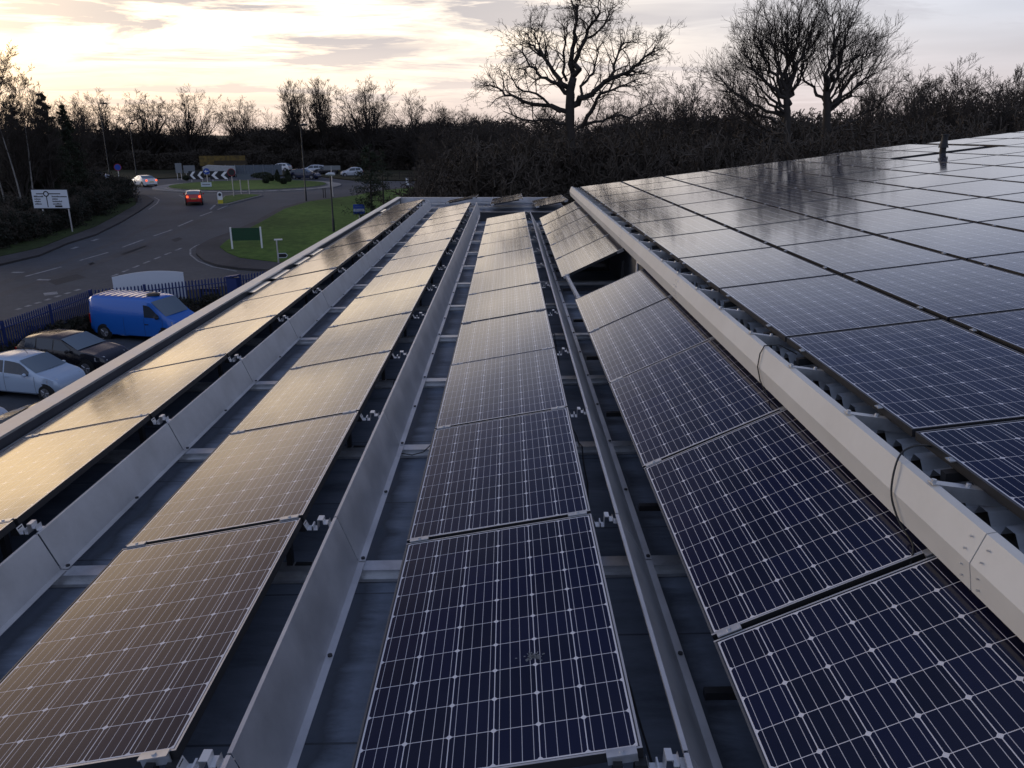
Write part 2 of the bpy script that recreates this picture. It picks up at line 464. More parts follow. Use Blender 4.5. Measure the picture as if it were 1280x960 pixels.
dl = [(385, 254.5), (350, 263.5), (320, 281), (300, 291)]
for (a, b), (c, d) in zip(dl, dl[1:]): mark(a - 5, b, c - 5, d, 0.12)
M_PATCH = ground_mat('asphalt_patch', [(0.3, (0.028, 0.029, 0.034)), (0.7, (0.040, 0.040, 0.046))], 4.0, 0.8, 0.15)
M_PATCH2 = ground_mat('worn_asphalt', [(0.3, (0.046, 0.047, 0.054)), (0.7, (0.066, 0.066, 0.074))], 3.0, 0.75, 0.15)
for m_, q in ((M_PATCH, [(60, 352), (96, 343), (108, 347), (70, 357)]), (M_PATCH2, [(150, 318), (182, 307), (190, 310), (158, 321)]), (M_PATCH, [(214, 300), (224, 297), (229, 299), (219, 303)]), (M_PATCH2, [(0, 366), (90, 338), (210, 292), (262, 268), (266, 269), (215, 296), (96, 342), (0, 372)]), (M_PATCH, [(110, 330), (116, 328), (119, 330), (113, 332)]), (M_PATCH2, [(0, 352), (80, 326), (150, 299), (200, 276), (203, 277), (155, 301), (84, 329), (0, 357)])):
    drape('road_patch', [(p.x, p.y) for p in GP(*q)], m_, 0.024)
# parking-bay lines
for u, v in [(150, 436), (20, 506)]: mark(u, v, u + 50, v + 4, 0.1)

# ================================================================== BUILDING
def zr(x): return -2.272 + 0.017 * (x + 0.54)                       # flat roof, falling gently to the left parapet
bld = thing('building', 'flat roofed building with white gutter and metal upper roof carrying the solar panels', 'building', (0, 0, -9))
bld_off = Vector((0, 0, 9))
def bpart(mb, name, m, **k):
    o = mb.build(name, m, None, **k); o.parent = bld; o.location = bld_off
    return o
M_MEMB = bpy.data.materials.new('roof_membrane'); M_MEMB.use_nodes = True
_p = M_MEMB.node_tree.nodes['Principled BSDF']; _h = NG(M_MEMB.node_tree)
_t = _h.n('ShaderNodeTexCoord').outputs['Object']
_mp = _h.n('ShaderNodeMapping'); _mp.inputs['Scale'].default_value = (0.6, 2.2, 1); _h.put(_mp.inputs[0], _t)
_n1 = _h.noise(_mp.outputs[0], 1.6, 8, 0.7, 0.4); _n2 = _h.noise(_t, 60, 4, 0.6)
_c = _h.ramp(_n1, [(0.3, (0.066, 0.082, 0.110)), (0.5, (0.130, 0.155, 0.202)), (0.72, (0.19, 0.222, 0.28))])
_s = _h.n('ShaderNodeSeparateXYZ'); _h.put(_s.inputs[0], _t)
_seam = _h.m('LESS_THAN', _h.m('MULTIPLY', _h.m('PINGPONG', _h.m('MULTIPLY_ADD', _s.outputs[1], 1 / 1.05, _h.m('MULTIPLY', _h.m('FLOOR', _h.m('DIVIDE', _s.outputs[0], 1.6)), 0.37)), 0.5), 1.05), 0.006)
_c = _h.mix(_h.m('MULTIPLY', _seam, 0.7), _c, (0.02, 0.022, 0.027))
_moss = _h.ramp(_h.noise(_t, 1.1, 6, 0.7), [(0.66, 0.0), (0.74, 0.7)])
_c = _h.mix(_moss, _c, (0.045, 0.055, 0.022))
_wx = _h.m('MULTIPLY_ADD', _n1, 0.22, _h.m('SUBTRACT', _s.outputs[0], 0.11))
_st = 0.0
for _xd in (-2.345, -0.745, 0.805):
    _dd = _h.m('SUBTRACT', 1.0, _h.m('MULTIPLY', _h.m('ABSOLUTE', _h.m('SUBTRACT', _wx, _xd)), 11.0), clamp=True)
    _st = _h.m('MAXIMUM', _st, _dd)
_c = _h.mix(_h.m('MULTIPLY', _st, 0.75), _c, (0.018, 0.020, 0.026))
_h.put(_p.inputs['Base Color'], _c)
_h.put(_p.inputs['Roughness'], _h.ramp(_n1, [(0.3, 0.75), (0.7, 0.5)]))
_b = _h.n('ShaderNodeBump'); _b.inputs['Strength'].default_value = 0.25; _b.inputs['Distance'].default_value = 0.004
_h.put(_b.inputs['Height'], _n2); _h.put(_p.inputs['Normal'], _b.outputs[0])
M_CLAD = mat('dark_cladding', (0.05, 0.052, 0.058), 0.6, 0.2)
M_WALL = mat('brick_wall', (0.16, 0.10, 0.075), 0.85, var=0.2)
YB, YE = -3.0, 28.2
mb = MB()
mb.face((-3.72, YB, zr(-3.72)), (1.80, YB, zr(1.80)), (1.80, YE, zr(1.80)), (-3.72, YE, zr(-3.72)))
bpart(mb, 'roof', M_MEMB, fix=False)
mb = MB(); mb.box(-3.86, 16, YB, YE, -9, -2.42); bpart(mb, 'wall', M_WALL)
mb = MB(); mb.box(-3.86, -3.746, YB, YE, -2.42, -2.15); bpart(mb, 'parapet', M_CLAD)
mb = MB()
mb.prism([(-3.885, -2.19), (-3.885, -2.118), (-3.735, -2.124), (-3.735, -2.145), (-3.875, -2.135), (-3.875, -2.19)], YB, YE, 'y')
bpart(mb, 'coping', mat('coping_sheet', (0.80, 0.78, 0.74), 0.42, 0.85, var=0.1))
mb = MB(); mb.box(-3.745, -3.737, YB, YE, -2.28, -2.128)
bpart(mb, 'inner_flashing', mat('flashing', (0.075, 0.075, 0.085), 0.5, 0.2, var=0.2))
mb = MB(); mb.box(-3.86, 1.8, YE - 0.12, YE, -2.42, -2.13); bpart(mb, 'end_parapet', M_GALV)
mb = MB(); mb.box(-0.75, 1.35, 21.6, 21.72, -2.4, -2.06).box(-0.75, 1.35, 21.57, 21.76, -2.06, -2.03)
bpart(mb, 'roof_upstand', M_CLAD)
# side wall under the gutter
YR1 = 20.15
mb = MB(); mb.box(1.765, 16, YB, YR1, -2.42, -1.43); bpart(mb, 'upper_wall', M_CLAD)
# corrugated metal roof, ribs running up the slope
RT = 0.1214; X0R, Z0R, Y0R = 1.797, -1.2537, 3.2278                # panel plane of the upper roof
ct, st = math.cos(RT), math.sin(RT)
def roofpt(wd, y, h=0.0): return (X0R + wd * ct - h * st, y, Z0R + wd * st + h * ct)
mb = MB()
prof = []
y = -0.6
while y < YR1:
    prof += [(y, -0.160), (y + 0.028, -0.112), (y + 0.085, -0.112), (y + 0.113, -0.160)]
    y += 0.17
for (ya, ha), (yb, hb) in zip(prof, prof[1:]):
    mb.face(roofpt(0.004, ya, ha), roofpt(14.5, ya, ha), roofpt(14.5, yb, hb), roofpt(0.004, yb, hb))
bpart(mb, 'metal_roof', mat('blue_grey_roof_sheet', (0.50, 0.53, 0.58), 0.45, 0.15, var=0.25), fix=False)
# box gutter
gp = [(1.634, -1.270), (1.602, -1.276), (1.565, -1.388), (1.588, -1.494), (1.750, -1.502)]
M_GUT = mat('gutter_sheet', (0.60, 0.59, 0.565), 0.5, 0.0, var=0.09, vscale=1.5)
segs = [(-1.0, 2.33), (2.33, 7.25), (7.25, 11.0), (11.0, 15.6), (15.6, 20.3)]
for i, (a, b) in enumerate(segs):
    mb = MB()
    po = gp + [(p[0] + 0.012, p[1] + (0.01 if k > 2 else -0.008)) for k, p in list(enumerate(gp))[::-1]]
    mb.prism(po, a + 0.003, b - 0.003, 'y')
    bpart(mb, 'gutter', M_GUT)
for yy in (2.33, 7.25, 11.0, 15.6):
    for dy in (-0.05, 0.05):
        for (x_, z_) in ((1.587, -1.312), (1.572, -1.357), (1.571, -1.418), (1.580, -1.462)):
            mb = MB(); mb.tube([(x_, yy + dy, z_), (x_ - 0.008, yy + dy, z_ + 0.001)], 0.0036, 6)
            bpart(mb, 'rivet', M_ALU)
# straps from gutter lip to roof
yy = 1.93
while yy < 20:
    mb = MB()
    Mx = Matrix.Translation((1.606, yy, -1.266)) @ Matrix.Rotation(R(8), 4, 'Y')
    mb.box(0.0, .36, -.02, .02, 0, .005, Mx).box(.03, .36, -.024, -.020, -.055, .005, Mx)
    for x_ in (.012, .15): mb.tube([Mx @ Vector((x_, 0, .005)), Mx @ Vector((x_, 0, .017))], .010, 8)
    bpart(mb, 'gutter_strap', M_ALU)
    yy += 0.78

# ================================================================== SOLAR PANELS
PW, PL = 0.990, 1.640
def panel_meshes(tagname, glass, frame, side, fw=0.008):
    mb = MB(); mb.face((fw, fw, 0), (PW - fw, fw, 0), (PW - fw, PL - fw, 0), (fw, PL - fw, 0))
    mb.f.append((0, 3, 2, 1)) if False else None
    gme = mb.mesh('glass', glass)
    mb = MB(); t, d = 0.0022, -0.036
    mb.box(0, PW, 0, fw, d, t); mb.box(0, PW, PL - fw, PL, d, t)
    mb.box(0, fw, fw, PL - fw, d, t); mb.box(PW - fw, PW, fw, PL - fw, d, t)
    fme = mb.mesh('frame', frame)
    fme.materials.append(M_DARKM); fme.materials.append(side)
    for i, p in enumerate(fme.polygons): p.material_index = 1 if p.normal.z < .5 else (0 if i < 12 or 18 <= i else 2)  # low-side bar and upright faces coloured dark, standing in for shade and reflection
    mb = MB(); mb.box(fw, PW - fw, fw, PL - fw, -0.009, -0.005)
    bme = mb.mesh('backsheet', mat('backsheet', (0.30, 0.30, 0.31), 0.7))
    mb = MB(); mb.box(0.0, 0.10, -0.026, 0.008, 0.003, 0.008)
    mb.box(0.0, 0.10, -0.013, -0.007, -0.036, 0.003)
    mb.tube([(0.05, -0.008, 0.008), (0.05, -0.008, 0.013)], 0.008, 8)
    cme = mb.mesh('clamp', M_ALU)
    return gme, fme, bme, cme
ROWMESH = panel_meshes('row', M_GLASS, M_FRAME, mat('frame_side', (0.10, 0.105, 0.115), 0.45, 0.4))
ROOFMESH = panel_meshes('roof', M_GLASS2, mat('roof_frame', (0.16, 0.16, 0.175), 0.45, 0.4), M_DFRAME)
_c = MB(); _c.box(-0.012, 0.012, -0.02, 0.02, 0.003, 0.008).tube([(0, 0, 0.008), (0, 0, 0.014)], 0.008, 6)
ROOFCLAMP = _c.mesh('clamp', M_ALU)
def panel(x, y, z, tilt, label, group, meshes, clamps=True):
    t = thing('solar_panel', label, 'solar panel', (x, y, z), 0, group)
    t.rotation_euler = (0, -tilt, 0)
    link('glass', meshes[0], t); link('frame', meshes[1], t); link('backsheet', meshes[2], t)
    if clamps:
        link('clamp', meshes[3], t, (0.02, -0.001, 0)); link('clamp', meshes[3], t, (PW - 0.12, -0.001, 0))
    return t
def row(y0, x0, z0, tilt, ks, where, group, skip_far=None):
    out = []
    vis = []
    for k in ks:
        y = y0 + k * 1.67 + 0.015
        pts = [(x0 + a * math.cos(tilt), y + b, z0 + a * math.sin(tilt)) for a in (0, .3, .6, PW) for b in (0.02, .5, 1.0, PL)]
        if any(onscreen([p]) for p in pts): vis.append(k)
    for i, k in enumerate(vis):
        y = y0 + k * 1.67 + 0.015
        jx, jz, jt = random.uniform(-.003, .003), random.uniform(-.003, .003), random.uniform(-.003, .003)
        out.append(panel(x0 + jx, y, z0 + jz, tilt + jt, '%s solar panel from the near end of %s' % (ORD[i], where), group, ROWMESH))
        out[-1]['k'] = 0; del out[-1]['k']
    return out
rc = row(3.706, -0.538, -2.071, 0.1771, range(-1, 10), 'the middle flat roof row', 'solar panels in the middle row')
ra = row(3.752, -2.070, -2.124, 0.1880, range(-1, 12), 'the tan lit row left of the middle', 'solar panels in the second row from the left')
rb = row(5.468, -3.625, -2.171, 0.1920, range(-3, 12), 'the gold lit row along the left parapet', 'solar panels in the row along the parapet')
rd = row(2.648, 0.812, -1.914, 0.4356, range(-2, 4), 'the steep blue group below the white gutter', 'steep solar panels below the gutter, near group')
re_ = row(11.312, 0.788, -1.992, 0.4440, range(0, 5), 'the far steep group beyond the dark gap', 'steep solar panels below the gutter, far group')
for (x0, z0, t, yy, lab) in [(-0.52, -2.06, 0.18, 23.6, 'behind the middle row'), (0.80, -2.10, 0.20, 23.3, 'near the far end of the gutter'), (-1.95, -2.13, 0.19, 25.0, 'behind the tan lit row')]:
    for j in range(2 if yy < 24.5 else 1):
        q = panel(x0, yy + 1.67 * j, z0 + .06 - .045 * j, t, '%s lone solar panel on the far roof end %s' % (('nearer', 'farther')[j] if yy < 24.5 else 'dark', lab), 'lone panels at the far end of the flat roof', ROWMESH)
        q.rotation_euler = (R(-1.5), -t, 0)
# splat on the near middle panel
mb = MB()
rng = random.Random(3)
for i in range(46):
    a = rng.uniform(0, 2 * PI); r0 = abs(rng.gauss(0, 0.015)); wd = rng.uniform(.0012, .004); le = rng.uniform(.003, .011)
    c = Vector((0.647 + 1.4 * r0 * math.cos(a), 0.545 + r0 * math.sin(a), 0.0012))
    d = Vector((math.cos(a), math.sin(a), 0)) * le; n = Vector((-math.sin(a), math.cos(a), 0)) * wd
    mb.face(c - d - n, c + d - n, c + d + n, c - d + n)
mb.build('bird_dropping', mat('dropping', (0.13, 0.145, 0.16), 0.8), rc[0], fix=False)

# panels on the upper metal roof
PC = 1.0405
colname = ['in the gutter-side column'] + ['in the %s column up from the gutter' % o for o in ORD[1:]]
count = {}
for c in range(0, 14):
    n = 0
    for k in range(-2, 10):
        sy, sw = 0.0, 0.0
        if k >= 8 and c in (6, 7): sy = 0.42
        if k >= 8 and c >= 8: sw = 0.16
        wd = c * PC + sw; y = Y0R + k * 1.67 + sy + 0.01
        pts = [roofpt(wd + a, y + b) for a in (0.01, .25, .5, .75, .98) for b in (.01, .4, .8, 1.2, 1.64)]
        if not any(onscreen([p]) for p in pts) or wd + PW > 14.4: continue
        lab = '%s roof solar panel from the near end %s' % (ORD[n], colname[c])
        t = panel(*roofpt(wd, y), RT, lab, 'solar panels on the upper metal roof', ROOFMESH, clamps=False)
        for yy in (0.30, 1.33): link('clamp', ROOFCLAMP, t, (PW + 0.024 if c else -0.013, yy, -0.002))
        if c == 0:
            for yy in (0.30, 1.33): link('clamp', ROOFCLAMP, t, (PW + 0.024, yy, -0.002))
        n += 1
# rails under the upper array (along the slope gaps)
for k in range(-1, 10):
    for q, f in (('near', 0.30), ('far', 1.33)):
        y = Y0R + k * 1.67 + f
        if not onscreen([roofpt(a, y) for a in (-0.02, 0.5, 1, 3)]): continue
        mb = MB(); mb.box(-0.045, 14.2, -0.02, 0.02, -0.085, -0.042)
        o = mb.build('array_rail', M_DARKM)
        o.location = roofpt(0, y); o.rotation_euler = (0, -RT, 0)
        tag(o, '%s array rail end on the metal roof by the gutter, %s side of its panel' % (ORD[k + 1], q), 'rail', 'rails under the upper roof panels')

# cross rails on the flat roof
for i, k in enumerate(range(-1, 15)):
    y = 3.725 + 1.67 * k
    t = thing('mounting_rail', '%s aluminium cross rail from the near end, lying across the flat roof' % ORD[i], 'rail', (0, y, 0), 0, 'cross rails under the panel rows')
    a, b = -3.66, 1.72
    mb = MB()
    mb.v += [(a, -0.05, zr(a) + 0.012), (b, -0.05, zr(b) + 0.012), (b, 0.05, zr(b) + 0.012), (a, 0.05, zr(a) + 0.012), (a, -0.05, zr(a) + 0.055), (b, -0.05, zr(b) + 0.055), (b, 0.05, zr(b) + 0.055), (a, 0.05, zr(a) + 0.055)]
    mb.f += [(0, 3, 2, 1), (4, 5, 6, 7), (0, 1, 5, 4), (1, 2, 6, 5), (2, 3, 7, 6), (3, 0, 4, 7)]
    mb.build('channel', M_ALU, t)
    mb = MB()
    mb.v += [(a, -0.085, zr(a) + 0.004), (b, -0.085, zr(b) + 0.004), (b, -0.05, zr(b) + 0.004), (a, -0.05, zr(a) + 0.004), (a, -0.085, zr(a) + 0.022), (b, -0.085, zr(b) + 0.022), (b, -0.05, zr(b) + 0.022), (a, -0.05, zr(a) + 0.022)]
    mb.f += [(0, 3, 2, 1), (4, 5, 6, 7), (0, 1, 5, 4), (1, 2, 6, 5), (2, 3, 7, 6), (3, 0, 4, 7)]
    mb.build('side_flange', M_ALU, t)

# wind deflectors behind each row: lip, sloping face, foot flange
def deflector(y0, ks, xt, zt, xb, where, m, group, span=1.666):
    zb = zr(xb) + 0.062
    mb = MB(); th = 0.0025
    ln = span
    P = [(xt - 0.016, zt - 0.012), (xt - 0.016, zt), (xt, zt + 0.001), (xb, zb), (xb + 0.034, zb)]
    Q = [(xb + 0.034, zb - th), (xb - 0.002, zb - th), (xt - 0.002, zt - th), (xt - 0.013, zt - th), (xt - 0.013, zt - 0.012)]
    mb.prism(P + Q, 0.003, ln - 0.003, 'y')
    me = mb.mesh('sheet', m)
    bb = MB(); bb.tube([(xb + 0.018, 0.03, zb), (xb + 0.018, 0.03, zb + 0.008)], 0.011, 8)
    bme = bb.mesh('bolt', M_DARKM)
    n = 0
    for k in ks:
        y = y0 + 1.67 * k + 0.005
        t = thing('wind_deflector', '%s metal wind deflector from the near end %s' % (ORD[n], where), 'wind deflector', (0, y, 0), random.uniform(-.0012, .0012), group)
        link('sheet', me, t); link('bolt', bme, t); link('bolt', bme, t, (0, ln / 2, 0))
        n += 1
deflector(3.75, range(-2, 12), -0.912, -1.945, -0.812, 'beside the middle row, left side', M_GALV, 'deflectors behind the second row')
deflector(3.72, range(-2, 10), 0.585, -1.915, 0.742, 'beside the steep row', M_GALV, 'deflectors behind the middle row')
deflector(5.40, range(-3, 12), -2.50, -2.030, -2.415, 'beside the gold row', M_GALV2, 'deflectors behind the parapet row')

# zig-zag brackets in the gap between high panel edge and deflector
def brackets(y0, ks, xh, zh, xd, where, group):
    wv = [(0, .0), (.10, -.034), (.24, -.034), (.245, -.012), (.29, -.012), (.295, -.034), (.42, -.034), (.43, .022), (.60, .022), (.61, -.002), (.74, -.002), (.76, .012), (.78, -.014), (1.0, -.014)]
    P = [(xh + 0.010 + f * (xd - xh - 0.012), zh - 0.034 + q * 1.05) for f, q in wv]
    poly = P + [(a, b - 0.004) for a, b in P[::-1]]
    mb = MB(); mb.prism(poly, -0.026, 0.026, 'y')
    cme = mb.mesh('clip', mat('bright_aluminium', (0.72, 0.72, 0.73), 0.4, 0.5))
    mb = MB(); zf = zr(xh) + 0.056
    mb.box(xh - 0.10, xh - 0.07, -0.02, 0.02, zf, zh - 0.04)
    mb.face((xh - 0.06, -0.02, zf), (xh + 0.03, -0.02, zf), (xh + 0.03, 0.02, zf), (xh - 0.06, 0.02, zf))
    mb.box(xh - 0.03, xh + 0.015, -0.018, 0.018, zh - 0.085, zh - 0.04)
    pme = mb.mesh('post', M_DARKM)
    for i, k in enumerate(ks):
        t = thing('support_bracket', '%s zigzag support bracket from the near end, behind %s' % (ORD[i], where), 'bracket', (0, y0 + 1.67 * k + 0.0, 0), 0, group)
        link('clip', cme, t); link('post', pme, t)
brackets(3.706, range(-1, 11), 0.438, -1.897, 0.585, 'the middle row', 'brackets behind the middle row')
brackets(3.752, range(-1, 13), -1.096, -1.937, -0.912, 'the tan lit row', 'brackets behind the second row')
brackets(5.468, range(-2, 13), -2.651, -1.982, -2.50, 'the gold lit row', 'brackets behind the parapet row')

# edge rail and bright plates beside the parapet row
mb = MB(); mb.box(-3.722, -3.700, -1, 27.5, -2.30, -2.212)
tag(mb.build('edge_rail', M_ALU), 'long aluminium edge rail running beside the left parapet coping', 'rail')
for i, (u, v) in enumerate([(395, 316), (365, 327), (340, 344), (320, 360), (470, 264)]):
    d = ray(u, v); p = d * (-2.185 / d.z)
    mb = MB(); mb.box(-0.05, 0.05, -0.42, 0.42, -0.006, 0)
    o = mb.build('cover_plate', mat('bright_plate', (0.85, 0.85, 0.83), 0.22, 0.9))
    o.location = (-3.685, p.y, -2.165)
    tag(o, '%s bright cover plate %s' % (ORD[min(i, 3)] if i < 4 else 'lone far', 'counted from the far end along the left parapet' if i < 4 else 'by the parapet beside the darkest panels'), 'plate', 'cover plates along the parapet')

# bits in the dark gap between the two steep groups
mb = MB(); mb.box(-0.022, 0.022, 0, 2.1, -0.04, 0.0)
o = mb.build('joining_rail', M_ALU); o.location = (0.90, 9.28, -1.96); o.rotation_euler = (0, 0, 0.02)
tag(o, 'bare aluminium rail bridging the dark gap between the steep panel groups', 'rail')
mb = MB(); mb.tube([(1.70, 10.2, -1.51), (1.70, 10.2, -2.26)], 0.022, 8).tube([(1.70, 10.2, -1.60), (1.70, 9.4, -1.56)], 0.016, 8)
tag(mb.build('drain_pipe', M_GALV, smooth=True), 'thin grey pipe dropping behind the gutter in the dark gap', 'pipe')
# supports under the steep rows
for lab, y0, ks in (('near', 2.648, range(-1, 5)), ('far', 11.312, range(0, 6))):
    for i, k in enumerate(ks):
        y = y0 + 1.67 * k
        mb = MB()
        mb.prism([(0.80, zr(.8) + .055), (1.69, zr(1.69) + .055), (1.69, zr(1.69) + .48), (1.66, zr(1.66) + .48), (1.64, zr(1.64) + .09), (0.80, zr(.8) + .09)], y - 0.02, y + 0.02, 'y')
        o = mb.build('panel_stand', M_DARKM)
        tag(o, '%s dark stand under the %s steep panel group' % (ORD[i], lab), 'stand', 'stands under the steep panels')

# cable looping over the gutter
pts = []
ctrl = [(1.90, 3.12, -1.33), (1.80, 3.08, -1.27), (1.68, 3.00, -1.236), (1.595, 2.94, -1.262), (1.555, 2.88, -1.38), (1.568, 2.83, -1.47), (1.585, 2.78, -1.515), (1.58, 2.70, -1.535), (1.55, 2.65, -1.60)]
for i in range(len(ctrl) - 1):
    p0, p1, p2, p3 = (Vector(ctrl[max(0, min(len(ctrl) - 1, i + j))]) for j in (-1, 0, 1, 2))
    for s_ in range(6):
        t = s_ / 6
        pts.append(0.5 * ((2 * p1) + (p2 - p0) * t + (2 * p0 - 5 * p1 + 4 * p2 - p3) * t * t + (3 * p1 - p0 - 3 * p2 + p3) * t ** 3))
pts.append(Vector(ctrl[-1]))
mb = MB(); mb.tube(pts, 0.0042, 8)
tag(mb.build('cable', M_BLACK, smooth=True), 'thin black cable looped over the white gutter', 'cable')
ctrl = [(1.60, 4.55, -1.535), (1.585, 4.58, -1.51), (1.566, 4.62, -1.46), (1.555, 4.66, -1.385), (1.575, 4.70, -1.31), (1.605, 4.72, -1.264), (1.70, 4.74, -1.262), (1.83, 4.76, -1.33)]
mb = MB(); mb.tube(ctrl, 0.004, 6)
tag(mb.build('cable', M_BLACK, smooth=True), 'farther black cable wrapped round the gutter beside the gap', 'cable')
ctrl = [(-0.80, 5.33, -2.24), (-0.70, 5.28, -2.235), (-0.62, 5.30, -2.22), (-0.56, 5.40, -2.19), (-0.50, 5.42, -2.17)]
mb = MB(); mb.tube(ctrl, 0.004, 6)
tag(mb.build('cable', M_BLACK, smooth=True), 'loose black cable on the membrane left of the middle row', 'cable')

for i, (x_, y0_, n_, lab) in enumerate([(-1.02, 1.9, 12, 'black solar lead sagging behind the tan lit row'), (0.50, 1.9, 10, 'black solar lead sagging behind the middle row'), (-2.58, 2.4, 10, 'black solar lead sagging behind the gold row')]):
    rg_ = random.Random(i); P = []
    for k in range(n_ * 6):
        t = k / 6
        P.append((x_ + .03 * math.sin(t * 2.1 + i) + rg_.gauss(0, .004), y0_ + t * 1.0, zr(x_) + .075 - .035 * abs(math.sin(t * 1.88)) + (.03 if k % 10 == 0 else 0)))
    mb = MB(); mb.tube(P, .0045, 6)
    tag(mb.build('cable', M_BLACK, smooth=True), lab, 'cable', 'solar leads')
# vent pipe on the upper roof
_d = ray(1178, 191); _n = Vector((-st, 0, ct)); _t = (_n.dot(Vector((X0R, 0, Z0R)))) / _n.dot(_d)
vp = thing('vent_pipe', 'slim black roof vent pipe with a flared cowl standing among the panels', 'vent pipe', _d * _t)
mb = MB(); mb.tube([(0, 0, -.16), (0, 0, .30)], .062, 16); mb.build('pipe', M_BLACK, vp, smooth=True)
mb = MB(); mb.tube([(0, 0, .10), (0, 0, .12), (0, 0, .20), (0, 0, .27)], [.098, .094, .072, .06], 16); mb.build('cowl', M_BLACK, vp, smooth=True)
mb = MB(); mb.tube([(0, 0, .27), (0, 0, .34), (0, 0, .345), (0, 0, .365)], [.058, .058, .078, .074], 16); mb.build('cap', M_BLACK, vp, smooth=True)

# ================================================================== VEHICLES
M_CGLASS = mat('car_glass', (0.035, 0.045, 0.06), 0.05, 0, 0.7)
M_TYRE = mat('tyre', (0.012, 0.012, 0.012), 0.8)
M_RIM = mat('alloy_rim', (0.30, 0.30, 0.32), 0.35, 0.7)
M_TAIL = mat('tail_lens', (0.35, 0.01, 0.01), 0.2)
M_HEAD = mat('head_lens', (0.55, 0.56, 0.60), 0.08, 0.2)
M_TRIM = mat('black_trim', (0.015, 0.015, 0.016), 0.5)
def interp(tab, x):
    for (a, va), (b, vb) in zip(tab, tab[1:]):
        if x <= b: return va + (vb - va) * (x - a) / (b - a) if b > a else vb
    return tab[-1][1]
CARS = {   # upper outline (from the rear, metres), belt, cabin stations: rear glass base/top, windscreen top/base
 'hatch': dict(L=3.42, W=1.62, top=[(0, .60), (.04, .90), (.10, 1.0), (.32, 1.36), (.75, 1.45), (1.35, 1.465), (1.85, 1.40), (2.62, .96), (3.05, .84), (3.30, .72), (3.42, .52)], belt=[(0, .98), (1.4, .92), (2.7, .86)], rg=(.10, .34), ws=(1.86, 2.60), wheels=(.55, 2.89), wr=.29),
 'five': dict(L=4.15, W=1.74, top=[(0, .60), (.05, .92), (.12, 1.0), (.45, 1.36), (1.0, 1.45), (1.7, 1.46), (2.2, 1.40), (3.05, .98), (3.70, .86), (4.02, .72), (4.15, .50)], belt=[(0, .98), (2.0, .95), (3.1, .90)], rg=(.12, .46), ws=(2.21, 3.02), wheels=(.70, 3.32), wr=.32),
 'saloon': dict(L=4.70, W=1.82, top=[(0, .62), (.05, .95), (.12, 1.0), (.75, 1.02), (1.45, 1.36), (2.0, 1.42), (2.6, 1.40), (3.4, .98), (4.3, .84), (4.58, .70), (4.70, .48)], belt=[(0, .98), (2.0, .94), (3.4, .90)], rg=(.78, 1.45), ws=(2.6, 3.38), wheels=(.95, 3.78), wr=.33),
 'mini': dict(L=3.72, W=1.70, top=[(0, .62), (.05, .92), (.10, 1.0), (.30, 1.34), (.70, 1.405), (1.5, 1.41), (2.05, 1.36), (2.60, .98), (3.3, .90), (3.6, .74), (3.72, .5)], belt=[(0, .96), (2.6, .93)], rg=(.10, .31), ws=(2.06, 2.58), wheels=(.62, 3.08), wr=.31),
 'estate': dict(L=4.55, W=1.78, top=[(0, .60), (.05, .95), (.10, 1.02), (.40, 1.38), (1.2, 1.48), (2.0, 1.49), (2.5, 1.42), (3.3, .99), (4.1, .86), (4.43, .70), (4.55, .48)], belt=[(0, .98), (3.3, .92)], rg=(.10, .42), ws=(2.51, 3.28), wheels=(.85, 3.65), wr=.32),
 'van': dict(L=4.80, W=1.90, top=[(0, .60), (.02, 1.2), (.06, 1.88), (.25, 1.955), (1.8, 1.965), (3.1, 1.95), (3.42, 1.88), (4.16, 1.17), (4.55, 1.00), (4.72, .82), (4.80, .50)], belt=[(0, 1.12), (4.2, 1.08)], rg=None, ws=(3.44, 4.14), wheels=(.85, 3.98), wr=.33),
}
